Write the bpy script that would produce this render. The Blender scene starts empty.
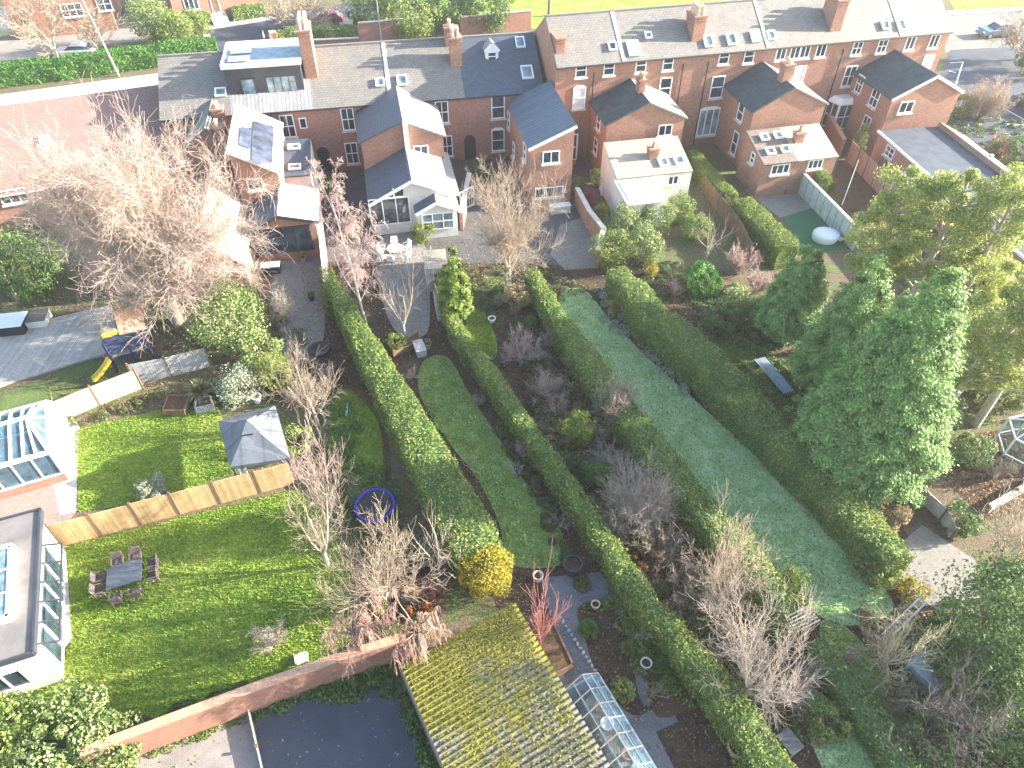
import bpy, math, random
import numpy as np
from mathutils import Vector, Matrix
R = math.radians
random.seed(7)
C = bpy.context.scene.collection
sc = bpy.context.scene
# ---------------------------------------------------------------- camera model
PITCH = R(44.5); FPX = 710.0; CH = 30.0
def G(x, y, z=0.0):
    u = (x-512)/FPX; v = (384-y)/FPX
    d = (u, math.cos(PITCH)+v*math.sin(PITCH), -math.sin(PITCH)+v*math.cos(PITCH))
    t = (z-CH)/d[2]
    return Vector((d[0]*t, d[1]*t, z))
def project(p):
    z = p[2]-CH
    f = p[1]*math.cos(PITCH)-z*math.sin(PITCH); u = p[1]*math.sin(PITCH)+z*math.cos(PITCH)
    return 512+FPX*p[0]/f, 384-FPX*u/f
def height_to(base, yt, hi=25.0):
    lo = base[2]
    for _ in range(40):
        m = (lo+hi)/2
        if project((base[0], base[1], m))[1] > yt: lo = m
        else: hi = m
    return lo-base[2]
def hit(x, y, P0, n):
    g = G(x, y, 0); c = Vector((0, 0, CH)); d = g-c
    t = (Vector(P0)-c).dot(n)/d.dot(n)
    return c+d*t
Z = Vector((0, 0, 1))
# ---------------------------------------------------------------- things
def thing(name, label, cat, loc=(0, 0, 0), rz=0.0, group=None):
    o = bpy.data.objects.new(name, None); C.objects.link(o)
    o.empty_display_size = .3
    o.location = loc; o.rotation_euler = (0, 0, rz)
    o['label'] = label; o['category'] = cat
    if group: o['group'] = group
    return o
def tag(o, label, cat, group=None):
    o['label'] = label; o['category'] = cat
    if group: o['group'] = group
    return o
def dup(root, loc, rz=0.0, label=None, group=None, scale=None):
    r = root.copy(); C.objects.link(r); r.location = loc; r.rotation_euler = (0, 0, rz)
    if scale: r.scale = scale if hasattr(scale, '__len__') else (scale,)*3
    if label: r['label'] = label
    if group: r['group'] = group
    for ch in list(root.children):
        c = ch.copy(); C.objects.link(c); c.parent = r
        for g in ch.children:
            d = g.copy(); C.objects.link(d); d.parent = c
    return r
class MB:
    def __init__(s, org=(0, 0, 0)):
        s.v = []; s.f = []; s.o = Vector(org)
    def poly(s, pts):
        n = len(s.v)
        for p in pts: s.v.append(Vector(p)-s.o)
        s.f.append(tuple(range(n, n+len(pts))))
    def prism(s, base, top):
        """side faces + caps between two equal loops of points (base counter-clockwise from above)"""
        n = len(s.v); k = len(base)
        for p in base: s.v.append(Vector(p)-s.o)
        for p in top: s.v.append(Vector(p)-s.o)
        for i in range(k):
            j = (i+1) % k
            s.f.append((n+i, n+j, n+k+j, n+k+i))
        s.f.append(tuple(n+k+i for i in range(k)))
        s.f.append(tuple(n+i for i in reversed(range(k))))
    def obox(s, c, ax, ay, az):
        """box centred on c with half-vectors ax ay az"""
        c = Vector(c)
        b = [c-ax-ay-az, c+ax-ay-az, c+ax+ay-az, c-ax+ay-az]
        t = [p+2*az for p in b]
        s.prism(b, t)
    def box(s, c, sx, sy, sz, rz=0.0, base=True):
        """sx sy sz full sizes; c is the centre of the base"""
        u = Vector((math.cos(rz), math.sin(rz), 0)); w = Vector((-math.sin(rz), math.cos(rz), 0))
        c = Vector(c)+(Z*sz/2 if base else Vector())
        s.obox(c, u*sx/2, w*sy/2, Z*sz/2)
    def bar(s, p, q, w, h=None):
        p = Vector(p); q = Vector(q); h = h or w
        d = (q-p); L = d.length
        if L < 1e-6: return
        d /= L
        a = d.cross(Z)
        if a.length < 1e-3: a = Vector((1, 0, 0))
        a.normalize(); b = a.cross(d).normalized()
        s.obox((p+q)/2, d*L/2, a*w/2, b*h/2)
    def tube(s, pts, r, n=8, cap=True):
        """pts list of points, r radius or list of radii"""
        pts = [Vector(p) for p in pts]
        rs = r if hasattr(r, '__len__') else [r]*len(pts)
        base = len(s.v)
        for i, p in enumerate(pts):
            d = (pts[min(i+1, len(pts)-1)]-pts[max(i-1, 0)]).normalized()
            a = d.cross(Z)
            if a.length < 1e-3: a = Vector((1, 0, 0))
            a.normalize(); b = a.cross(d)
            for k in range(n):
                t = 2*math.pi*k/n
                s.v.append(p+(a*math.cos(t)+b*math.sin(t))*rs[i]-s.o)
        for i in range(len(pts)-1):
            for k in range(n):
                j = (k+1) % n
                s.f.append((base+i*n+k, base+i*n+j, base+(i+1)*n+j, base+(i+1)*n+k))
        if cap:
            s.f.append(tuple(base+k for k in reversed(range(n))))
            s.f.append(tuple(base+(len(pts)-1)*n+k for k in range(n)))
    def lathe(s, c, prof, n=16, sx=1.0, sy=1.0):
        """prof: list of (radius, z)"""
        c = Vector(c); base = len(s.v)
        for r, z in prof:
            for k in range(n):
                t = 2*math.pi*k/n
                s.v.append(c+Vector((r*sx*math.cos(t), r*sy*math.sin(t), z))-s.o)
        for i in range(len(prof)-1):
            for k in range(n):
                j = (k+1) % n
                s.f.append((base+i*n+k, base+i*n+j, base+(i+1)*n+j, base+(i+1)*n+k))
        s.f.append(tuple(base+k for k in reversed(range(n))))
        s.f.append(tuple(base+(len(prof)-1)*n+k for k in range(n)))
    def build(s, name, mat, parent=None, smooth=False, bevel=0.0):
        me = bpy.data.meshes.new(name)
        me.from_pydata([tuple(v) for v in s.v], [], s.f); me.update()
        uv = me.uv_layers.new(name='UVMap')
        for p in me.polygons:
            n = p.normal
            if abs(n.z) > .999: u = Vector((1, 0, 0)); w = Vector((0, 1, 0))
            else:
                u = Z.cross(n).normalized(); w = n.cross(u)
            for li in p.loop_indices:
                co = me.vertices[me.loops[li].vertex_index].co+s.o
                uv.data[li].uv = (co.dot(u), co.dot(w))
            if smooth: p.use_smooth = True
        me.materials.append(mat)
        o = bpy.data.objects.new(name, me); C.objects.link(o)
        if parent is not None: o.parent = parent
        if bevel:
            b = o.modifiers.new('b', 'BEVEL'); b.width = bevel; b.segments = 1; b.limit_method = 'ANGLE'
        return o
def mesh_np(name, V, F, mat, parent=None, smooth=False):
    """V (n,3), F (m,k) arrays"""
    me = bpy.data.meshes.new(name)
    V = np.asarray(V, np.float32); F = np.asarray(F, np.int32)
    m, k = F.shape
    me.vertices.add(len(V)); me.vertices.foreach_set('co', V.ravel())
    me.loops.add(m*k); me.loops.foreach_set('vertex_index', F.ravel())
    me.polygons.add(m)
    me.polygons.foreach_set('loop_start', np.arange(0, m*k, k, dtype=np.int32))
    me.polygons.foreach_set('loop_total', np.full(m, k, dtype=np.int32))
    if smooth: me.polygons.foreach_set('use_smooth', np.ones(m, bool))
    me.update(calc_edges=True); me.validate()
    me.materials.append(mat)
    o = bpy.data.objects.new(name, me); C.objects.link(o)
    if parent is not None: o.parent = parent
    return o
# ---------------------------------------------------------------- materials
class NT:
    def __init__(s, name):
        s.m = bpy.data.materials.new(name); s.m.use_nodes = True
        s.t = s.m.node_tree; s.n = s.t.nodes; s.b = s.n['Principled BSDF']
    def new(s, typ, **kw):
        x = s.n.new(typ)
        for k, v in kw.items():
            if k in x.inputs.keys(): x.inputs[k].default_value = v
            else: setattr(x, k, v)
        return x
    def link(s, a, b): s.t.links.new(a, b)
    def ramp(s, fac, stops, interp='LINEAR'):
        r = s.n.new('ShaderNodeValToRGB'); e = r.color_ramp; e.interpolation = interp
        while len(e.elements) < len(stops): e.elements.new(.5)
        for i, (p, c) in enumerate(stops):
            e.elements[i].position = p; e.elements[i].color = (*c, 1)
        s.link(fac, r.inputs[0]); return r
    def noise(s, vec, scale, detail=4, rough=.6, dist=0):
        x = s.n.new('ShaderNodeTexNoise'); x.inputs['Scale'].default_value = scale
        x.inputs['Detail'].default_value = detail; x.inputs['Roughness'].default_value = rough
        x.inputs['Distortion'].default_value = dist
        if vec is not None: s.link(vec, x.inputs['Vector'])
        return x
    def mix(s, a, b, fac, mode='MIX'):
        x = s.n.new('ShaderNodeMix'); x.data_type = 'RGBA'; x.blend_type = mode
        for i, v in ((0, fac), (6, a), (7, b)):
            if isinstance(v, (int, float)): x.inputs[i].default_value = v
            elif isinstance(v, tuple): x.inputs[i].default_value = (*v, 1)
            else: s.link(v, x.inputs[i])
        return x.outputs[2]
    def bump(s, h, strength=.3, dist=.02):
        x = s.n.new('ShaderNodeBump'); x.inputs['Strength'].default_value = strength
        x.inputs['Distance'].default_value = dist
        s.link(h, x.inputs['Height']); s.link(x.outputs[0], s.b.inputs['Normal'])
def wpos(t):
    return t.new('ShaderNodeNewGeometry').outputs['Position']
def uvc(t):
    return t.new('ShaderNodeTexCoord').outputs['UV']
def plain(name, col, rough=.6, metal=0.0, var=.18, scale=3.0, spec=.4):
    t = NT(name); p = t.new('ShaderNodeTexCoord').outputs['Object']
    n = t.noise(p, scale, 5, .65)
    a = tuple(c*(1-var) for c in col); b = tuple(min(1, c*(1+var)) for c in col)
    r = t.ramp(n.outputs[0], [(.3, a), (.7, b)])
    t.link(r.outputs[0], t.b.inputs['Base Color'])
    t.b.inputs['Roughness'].default_value = rough; t.b.inputs['Metallic'].default_value = metal
    t.b.inputs['Specular IOR Level'].default_value = spec
    return t.m
def brickmat(name, c1, c2, mortar, stain=(.12, .07, .05), bw=.225, bh=.075, squash=1):
    t = NT(name); uv = uvc(t)
    b = t.new('ShaderNodeTexBrick'); t.link(uv, b.inputs['Vector'])
    b.inputs['Color1'].default_value = (*c1, 1); b.inputs['Color2'].default_value = (*c2, 1)
    b.inputs['Mortar'].default_value = (*mortar, 1); b.inputs['Scale'].default_value = 1
    b.inputs['Brick Width'].default_value = bw; b.inputs['Row Height'].default_value = bh
    b.inputs['Mortar Size'].default_value = .008; b.inputs['Bias'].default_value = -.1
    n = t.noise(wpos(t), .7, 6, .7); n2 = t.noise(wpos(t), 6, 4, .7)
    r = t.ramp(n.outputs[0], [(.35, (0, 0, 0)), (.75, (1, 1, 1))])
    c = t.mix(b.outputs[0], stain, r.outputs[0], 'MIX')
    c = t.mix(b.outputs[0], c, .35)
    r2 = t.ramp(n2.outputs[0], [(.3, (.72, .72, .74)), (.7, (1.18, 1.15, 1.12))])
    c = t.mix(c, r2.outputs[0], 1.0, 'MULTIPLY')
    t.link(c, t.b.inputs['Base Color']); t.b.inputs['Roughness'].default_value = .9
    t.bump(b.outputs['Fac'], .25, -.01)
    return t.m
def slatemat(name, c1, c2, moss=(.16, .15, .07), mossamt=.25, w=.3, h=.22, rough=.6):
    t = NT(name); uv = uvc(t)
    b = t.new('ShaderNodeTexBrick'); t.link(uv, b.inputs['Vector'])
    b.inputs['Color1'].default_value = (*c1, 1); b.inputs['Color2'].default_value = (*c2, 1)
    b.inputs['Mortar'].default_value = (*[x*.45 for x in c1], 1); b.inputs['Scale'].default_value = 1
    b.inputs['Brick Width'].default_value = w; b.inputs['Row Height'].default_value = h
    b.inputs['Mortar Size'].default_value = .014
    n = t.noise(wpos(t), 1.1, 8, .75)
    r = t.ramp(n.outputs[0], [(.45, (0, 0, 0)), (.72, (1, 1, 1))])
    c = t.mix(b.outputs[0], moss, 0.0)
    mm = t.new('ShaderNodeMath', operation='MULTIPLY'); t.link(r.outputs[0], mm.inputs[0]); mm.inputs[1].default_value = mossamt
    c = t.mix(b.outputs[0], moss, mm.outputs[0])
    n2 = t.noise(wpos(t), 9, 3, .8)
    r2 = t.ramp(n2.outputs[0], [(.25, (.68, .68, .7)), (.75, (1.25, 1.22, 1.18))])
    c = t.mix(c, r2.outputs[0], 1.0, 'MULTIPLY')
    t.link(c, t.b.inputs['Base Color']); t.b.inputs['Roughness'].default_value = rough
    t.bump(b.outputs['Fac'], .35, -.02)
    return t.m
def stripemat(name, c1, c2, pitch, rough=.5, vertical=True, strength=.6, var=.12):
    """ribs / boards running up the slope"""
    t = NT(name); uv = uvc(t)
    s = t.new('ShaderNodeSeparateXYZ'); t.link(uv, s.inputs[0])
    w = t.new('ShaderNodeMath', operation='MULTIPLY'); t.link(s.outputs[0 if vertical else 1], w.inputs[0]); w.inputs[1].default_value = 1/pitch
    f = t.new('ShaderNodeMath', operation='FRACT'); t.link(w.outputs[0], f.inputs[0])
    r = t.ramp(f.outputs[0], [(0, c1), (.12, c2), (.88, c2), (1, c1)])
    fl = t.new('ShaderNodeMath', operation='FLOOR'); t.link(w.outputs[0], fl.inputs[0])
    wn = t.new('ShaderNodeTexWhiteNoise', noise_dimensions='1D'); t.link(fl.outputs[0], wn.inputs['W'])
    r3 = t.ramp(wn.outputs[0], [(0, (1-var,)*3), (1, (1+var,)*3)])
    n = t.noise(wpos(t), 2.5, 6, .7)
    r2 = t.ramp(n.outputs[0], [(.3, (.78, .77, .76)), (.7, (1.18, 1.17, 1.14))])
    c = t.mix(r.outputs[0], r2.outputs[0], 1.0, 'MULTIPLY'); c = t.mix(c, r3.outputs[0], 1.0, 'MULTIPLY')
    t.link(c, t.b.inputs['Base Color']); t.b.inputs['Roughness'].default_value = rough
    t.bump(r.outputs[0], strength, .02)
    return t.m
def leafmat(name, dark, mid, light, trans=.35, rough=.55, clump=.9):
    t = NT(name)
    g = t.new('ShaderNodeNewGeometry')
    n = t.noise(g.outputs['Position'], clump, 3, .6)
    a = t.new('ShaderNodeMath', operation='ADD'); t.link(g.outputs['Random Per Island'], a.inputs[0]); t.link(n.outputs[0], a.inputs[1])
    h = t.new('ShaderNodeMath', operation='MULTIPLY'); t.link(a.outputs[0], h.inputs[0]); h.inputs[1].default_value = .5
    r = t.ramp(h.outputs[0], [(.2, dark), (.5, mid), (.8, light)])
    t.link(r.outputs[0], t.b.inputs['Base Color']); t.b.inputs['Roughness'].default_value = rough
    t.b.inputs['Specular IOR Level'].default_value = .3
    tr = t.new('ShaderNodeBsdfTranslucent'); t.link(r.outputs[0], tr.inputs[0])
    mx = t.new('ShaderNodeMixShader'); mx.inputs[0].default_value = trans
    t.link(t.b.outputs[0], mx.inputs[1]); t.link(tr.outputs[0], mx.inputs[2])
    t.link(mx.outputs[0], t.n['Material Output'].inputs[0])
    return t.m
def groundmat(name, stops, scale=.6, fine=8, bump=.4, fstops=((.3, (.7, .7, .7)), (.7, (1.3, 1.3, 1.3))), rough=.95, bscale=25, dist=.03):
    t = NT(name); p = wpos(t)
    n = t.noise(p, scale, 6, .65, .4)
    r = t.ramp(n.outputs[0], stops)
    n2 = t.noise(p, fine, 6, .8)
    r2 = t.ramp(n2.outputs[0], list(fstops))
    c = t.mix(r.outputs[0], r2.outputs[0], 1.0, 'MULTIPLY')
    t.link(c, t.b.inputs['Base Color']); t.b.inputs['Roughness'].default_value = rough
    t.b.inputs['Specular IOR Level'].default_value = .2
    n3 = t.noise(p, bscale, 4, .7); t.bump(n3.outputs[0], bump, dist)
    return t.m
def glassmat(name, col=(.03, .05, .07), rough=.08):
    t = NT(name); n = t.noise(wpos(t), 1.3, 3)
    r = t.ramp(n.outputs[0], [(.35, tuple(c*.5 for c in col)), (.65, tuple(c*1.6 for c in col))])
    t.link(r.outputs[0], t.b.inputs['Base Color']); t.b.inputs['Roughness'].default_value = rough
    t.b.inputs['Specular IOR Level'].default_value = .9
    return t.m
def clearglass(name, tint=(.75, .88, .9), a=.45):
    t = NT(name)
    tr = t.new('ShaderNodeBsdfTransparent'); tr.inputs[0].default_value = (*tint, 1)
    t.b.inputs['Base Color'].default_value = (.14, .24, .32, 1); t.b.inputs['Roughness'].default_value = .08
    n = t.noise(wpos(t), 2.0, 5, .7)
    r = t.ramp(n.outputs[0], [(.3, (a*.5,)*3), (.7, (min(1, a*1.5),)*3)])
    mx = t.new('ShaderNodeMixShader'); t.link(r.outputs[0], mx.inputs[0])
    t.link(tr.outputs[0], mx.inputs[1]); t.link(t.b.outputs[0], mx.inputs[2])
    t.link(mx.outputs[0], t.n['Material Output'].inputs[0])
    return t.m
M = {}
M['brick'] = brickmat('red_brick', (.38, .18, .115), (.30, .135, .09), (.38, .29, .23))
M['brick_pink'] = brickmat('pink_red_brick', (.36, .165, .12), (.29, .13, .10), (.36, .27, .23))
M['brick_dark'] = brickmat('dark_brick', (.22, .11, .09), (.17, .09, .08), (.22, .18, .16))
M['brick_orange'] = brickmat('orange_brick', (.40, .17, .105), (.34, .14, .09), (.36, .26, .2))
M['paving_brick'] = brickmat('brick_paving', (.34, .24, .20), (.28, .21, .18), (.25, .22, .2), (.2, .18, .15), .3, .15)
M['slate_brown'] = slatemat('weathered_clay_slate', (.20, .185, .17), (.155, .148, .14), (.24, .225, .16), .55)
M['slate_sun_paled'] = slatemat('sun_paled_grey_slate', (.30, .29, .28), (.23, .23, .225), (.2, .2, .15), .3, rough=.5)  # paled to paint sunlight on the wings' right roof slopes
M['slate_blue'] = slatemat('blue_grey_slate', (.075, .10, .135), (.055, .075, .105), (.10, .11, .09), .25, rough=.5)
M['slate_mossy_shaded'] = slatemat('mossy_slate_shade_painted', (0.0467, 0.0663, 0.0765), (0.0298, 0.0467, 0.0595), (.11, .14, .09), .6, rough=.7)  # moss blotches on slate darkened to paint shade on left roof slopes
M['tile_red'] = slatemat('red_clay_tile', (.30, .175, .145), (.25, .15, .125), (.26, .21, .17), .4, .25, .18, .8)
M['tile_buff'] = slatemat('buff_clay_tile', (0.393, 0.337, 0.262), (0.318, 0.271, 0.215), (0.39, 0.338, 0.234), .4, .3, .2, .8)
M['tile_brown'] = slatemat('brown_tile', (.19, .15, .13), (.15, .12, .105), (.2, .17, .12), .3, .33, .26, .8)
M['pantile'] = stripemat('grey_pantile', (.10, .10, .11), (.27, .27, .28), .3)
M['metal_seam'] = stripemat('standing_seam_metal', (.03, .042, .055), (.07, .10, .125), .45, .4)
M['felt_dark'] = plain('dark_roof_felt', (.06, .075, .095), .7, scale=1.2, var=.35)
M['felt_grey'] = plain('grey_roof_felt', (.17, .155, .145), .8, scale=.8, var=.25)
M['lead'] = plain('lead_flat_roof', (.26, .32, .36), .5, scale=1.5, var=.3)
M['zinc'] = plain('black_zinc', (.045, .05, .06), .45)
M['white'] = plain('white_paint', (.78, .77, .74), .5, var=.06)
M['white_rough'] = plain('white_render', (.62, .59, .54), .85, var=.12, scale=1.5)
M['cream'] = plain('cream_render', (.72, .62, .36), .85, var=.1)
M['concrete'] = plain('concrete', (.42, .40, .37), .9, var=.2, scale=2)
M['stone'] = plain('pale_stone', (.55, .50, .43), .85, var=.2)
M['glass'] = glassmat('window_glass'); M['glass_sky_painted'] = glassmat('glass_with_painted_sky', (.16, .24, .28), .15)  # second glass has a sky reflection painted into its paler colour
M['blind'] = plain('white_blind', (.6, .6, .58), .7)
M['clear'] = clearglass('greenhouse_glass', (.8, .9, .92), .22); M['clear2'] = clearglass('conservatory_glass', (.7, .85, .95), .4)
M['wood'] = stripemat('weathered_wood', (.10, .085, .07), (.30, .26, .21), .12, .85)
M['wood_new'] = stripemat('new_fence_wood', (.20, .12, .05), (.50, .33, .16), .1, .8, var=.22)
M['wood_red'] = stripemat('red_stained_wood', (.17, .09, .07), (.40, .23, .18), .12, .85)
M['wood_grey'] = stripemat('grey_fence_wood', (.12, .12, .12), (.38, .38, .38), .13, .85)
M['wood_pale'] = stripemat('pale_fence_wood', (.16, .14, .11), (.40, .36, .29), .12, .85)
M['wood_brown'] = plain('brown_timber', (.16, .10, .06), .8, var=.3)
M['fence_green'] = stripemat('grey_green_boards', (.20, .24, .23), (.37, .43, .41), .9, .8, strength=.2, var=.05)
M['bark'] = plain('bark', (.17, .14, .105), .95, var=.35, scale=6)
M['bark_pale'] = plain('pale_bark', (0.45, 0.388, 0.3), .9, var=.3, scale=6)
M['bark_birch'] = plain('birch_bark', (.55, .47, .42), .85, var=.25, scale=4)
M['twig_tan'] = plain('tan_twig', (0.323, 0.255, 0.187), .9, var=.35)
M['twig_huge'] = plain('pink_tan_twig', (.43, .335, .28), .9, var=.25)
M['twig_weep'] = plain('weeping_twig', (.36, .22, .185), .9, var=.25)
M['twig_dim'] = plain('dim_twig', (.16, .14, .12), .9, var=.25)
M['twig_olive'] = plain('olive_twig', (0.405, 0.365, 0.216), .9, var=.25)
M['twig_pink'] = plain('pink_twig', (.38, .275, .245), .9, var=.25)
M['twig_grey'] = plain('grey_twig', (.36, .30, .25), .9, var=.25)
M['twig_purple'] = plain('purple_twig', (.36, .27, .24), .9, var=.25)
M['twig_red'] = plain('red_twig', (.40, .17, .145), .8, var=.25)
M['terracotta'] = plain('terracotta', (.42, .25, .16), .85, var=.25, scale=8)
M['buff_pot'] = plain('buff_clay', (.58, .46, .32), .85, var=.2, scale=8)
M['black'] = plain('black_plastic', (.025, .025, .03), .6)
M['rattan'] = plain('dark_rattan', (.10, .08, .075), .8, var=.4, scale=30)
M['steel'] = plain('steel', (.45, .46, .48), .35, .7)
M['solar'] = glassmat('solar_glass', (.05, .06, .09), .3)
M['yellow'] = plain('yellow_plastic', (.75, .55, .05), .4, var=.05)
M['pink'] = plain('pink_plastic', (.62, .25, .42), .4, var=.05)
M['playblue'] = plain('blue_canvas', (.035, .045, .10), .7)
M['blue'] = plain('blue_padding', (.02, .035, .34), .5)
M['net'] = plain('black_net', (.03, .03, .035), .9)
M['canvas'] = stripemat('grey_canvas', (0.07, 0.077, 0.091), (0.105, 0.119, 0.14), 1.1, .75, strength=.15)
M['tub'] = plain('white_cover', (.72, .74, .76), .6, var=.05)
M['tarp'] = plain('teal_pool_sheet', (.35, .62, .68), .35, var=.25, scale=1)
M['moss_roof'] = None
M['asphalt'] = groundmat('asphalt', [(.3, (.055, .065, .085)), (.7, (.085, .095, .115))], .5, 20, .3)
M['road'] = groundmat('worn_road', [(.3, (.17, .155, .14)), (.7, (.24, .215, .19))], .4, 12, .2)
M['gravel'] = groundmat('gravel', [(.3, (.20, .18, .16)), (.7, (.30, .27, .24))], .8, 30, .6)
M['soil'] = groundmat('soil', [(.3, (.035, .026, .022)), (.55, (.075, .055, .04)), (.75, (.07, .08, .035))], 1.2, 7, .9, fstops=((.35, (.45, .45, .45)), (.65, (1.7, 1.6, 1.5))), bscale=14, dist=.12)
M['litter'] = groundmat('leaf_litter', [(.25, (.05, .035, .025)), (.5, (.14, .085, .05)), (.75, (.07, .06, .03))], .7, 14, 1, dist=.1)
M['lawn'] = groundmat('lawn_grass', [(.3, (.11, .22, .035)), (.5, (.24, .35, .05)), (.68, (.42, .45, .10))], .35, 6, 1, fstops=((.3, (.65, .7, .65)), (.7, (1.3, 1.25, 1.25))), bscale=9, dist=.12)  # yellow patches in the noise paint sunlit zones into the grass
M['lawn_frost'] = groundmat('frosty_lawn', [(.25, (.25, .42, .16)), (.5, (.42, .58, .27)), (.75, (.62, .72, .45))], 1.1, 5, 1, fstops=((.3, (.7, .72, .68)), (.7, (1.25, 1.22, 1.25))), bscale=9, dist=.12)
M['lawn_moss'] = groundmat('mossy_lawn', [(.3, (.16, .20, .07)), (.5, (.30, .43, .12)), (.7, (.50, .58, .30))], 1.1, 4, 1, fstops=((.3, (.5, .55, .5)), (.7, (1.5, 1.4, 1.35))), bscale=9, dist=.12)
M['lawn_dull'] = groundmat('worn_and_shaded_lawn', [(.2, (0.084, 0.075, 0.042)), (.5, (0.098, 0.135, 0.042)), (.8, (0.14, 0.195, 0.063))], .8, 12, 1, dist=.06)
M['astro'] = groundmat('artificial_turf', [(.3, (.03, .12, .06)), (.7, (.04, .15, .075))], .5, 30, .4)
M['ground'] = groundmat('rough_garden_ground', [(.25, (.08, .07, .045)), (.45, (.15, .115, .08)), (.6, (.10, .13, .05)), (.8, (.16, .19, .07))], .6, 7, 1, fstops=((.35, (.5, .5, .5)), (.65, (1.6, 1.55, 1.5))), bscale=12, dist=.12)
M['paving'] = brickmat('stone_paving', (0.223, 0.211, 0.192), (0.186, 0.177, 0.161), (.16, .15, .13), (.22, .21, .17), .6, .45)
M['paving_dark'] = brickmat('dark_paving', (0.09, 0.09, 0.093), (0.072, 0.072, 0.078), (.08, .08, .08), (.12, .12, .10), .5, .5)
M['decking'] = stripemat('timber_decking', (.14, .13, .12), (.38, .35, .31), .14, .8)
M['path_dark'] = groundmat('damp_tarmac_path', [(.3, (.10, .105, .12)), (.7, (.16, .165, .18))], .6, 18, .3)
# foliage
M['lf_hedge'] = leafmat('hedge_leaf', (.06, .12, .035), (.16, .24, .06), (.44, .46, .12))
M['lf_hedge_y'] = leafmat('yellow_green_hedge_leaf', (0.078, 0.138, 0.0234), (0.169, 0.225, 0.039), (0.312, 0.338, 0.065))  # yellow green leaf colour, also painting sunlight onto the bushy hedge
M['lf_hedge_b'] = leafmat('brown_green_hedge_leaf', (0.065, 0.104, 0.039), (0.117, 0.156, 0.0585), (0.26, 0.208, 0.091))
M['lf_conifer'] = leafmat('conifer_spray', (.08, .17, .045), (.17, .30, .08), (.30, .43, .13), .2, clump=1.6)
M['lf_conifer_y'] = leafmat('bright_conifer_spray', (.07, .13, .02), (.14, .21, .03), (.25, .31, .05), .25, clump=1.2)
M['lf_pine'] = leafmat('pine_needle', (.15, .21, .05), (.33, .39, .10), (.58, .58, .17), .35, clump=1.0)
M['lf_laurel'] = leafmat('laurel_leaf', (.08, .13, .035), (.19, .26, .08), (.42, .46, .20), .25)
M['lf_gold'] = leafmat('golden_leaf', (.18, .17, .02), (.36, .31, .03), (.52, .42, .05), .3)
M['lf_green'] = leafmat('bright_green_leaf', (.04, .13, .02), (.08, .22, .035), (.14, .30, .05), .3)
M['lf_silver'] = leafmat('silver_leaf', (.18, .22, .14), (.32, .36, .24), (.46, .48, .34), .2)
M['lf_palm'] = leafmat('strap_leaf', (.10, .12, .05), (.22, .22, .10), (.38, .33, .18), .2)
M['lf_rust'] = leafmat('rust_leaf', (.16, .06, .03), (.30, .12, .05), (.42, .22, .08), .3)
M['lf_red'] = leafmat('scarlet_leaf', (.40, .05, .05), (.55, .08, .07), (.62, .16, .12), .3)
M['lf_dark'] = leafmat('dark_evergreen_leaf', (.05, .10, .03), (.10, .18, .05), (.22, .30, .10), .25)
M['lf_tan'] = leafmat('dry_tan_leaf', (.20, .15, .08), (.33, .26, .14), (.46, .38, .22), .3)
M['lf_litter'] = leafmat('fallen_leaf', (.10, .06, .035), (.24, .14, .07), (.42, .30, .16), .2)
M['lf_grass'] = leafmat('grass_blade', (.13, .24, .04), (.26, .37, .055), (.42, .46, .11), .4, clump=.35)
M['lf_grass_f'] = leafmat('frosted_grass_blade', (.25, .42, .15), (.42, .60, .27), (.66, .78, .50), .3, clump=1.1)
M['lf_grass_m'] = leafmat('moss_grass_blade', (.16, .24, .05), (.28, .43, .10), (.48, .58, .28), .35, clump=1.2)
# ---------------------------------------------------------------- vegetation builders (numpy)
rng = np.random.default_rng(11)
def unit(a): return a/np.maximum(np.linalg.norm(a, axis=-1, keepdims=True), 1e-9)
def leaf_mesh(name, P, N, size, asp, mat, parent=None, lean=.7, up=None):
    """one rhombus leaf per point, loosely facing N"""
    n = len(P); P = np.asarray(P, float); N = unit(np.asarray(N, float)+rng.normal(0, lean, (n, 3)))
    T = unit(np.cross(N, rng.normal(0, 1, (n, 3))))
    if up is not None: T = unit(T*.6+up)
    B = unit(np.cross(N, T)); T = np.cross(B, N)
    s = (size*rng.uniform(.55, 1.35, (n, 1)))
    a = P-T*s*.5; b = P+B*s*asp*.5+N*s*.08; c = P+T*s*.5; d = P-B*s*asp*.5+N*s*.08
    V = np.stack([a, b, c, d], 1).reshape(-1, 3)
    F = np.arange(4*n).reshape(n, 4)
    return mesh_np(name, V, F, mat, parent)
def clump_points(center, rad, n, clumps, crad, shell=.75, flat=1.0, seed=0, bottom=-.8):
    """points on many small balls sitting on an ellipsoid; returns P,N"""
    g = np.random.default_rng(seed+5)
    rad = np.array(rad, float)
    d = unit(g.normal(0, 1, (clumps, 3))); d[:, 2] = np.maximum(d[:, 2], bottom); d = unit(d)
    cc = d*rad*(shell+g.uniform(-.2, .2, (clumps, 1)))
    cr = crad*g.uniform(.45, 1.5, clumps)
    k = g.integers(0, clumps, int(n*1.7))
    q = unit(g.normal(0, 1, (len(k), 3)))
    P = cc[k]+q*cr[k][:, None]*g.uniform(.75, 1.05, (len(k), 1))*np.array([1, 1, flat])
    # keep points that are not buried in the middle
    e = np.linalg.norm(P/rad, axis=1)
    keep = e > .62
    P = P[keep][:n]; q = q[keep][:n]
    return P+np.array(center), q
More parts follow.
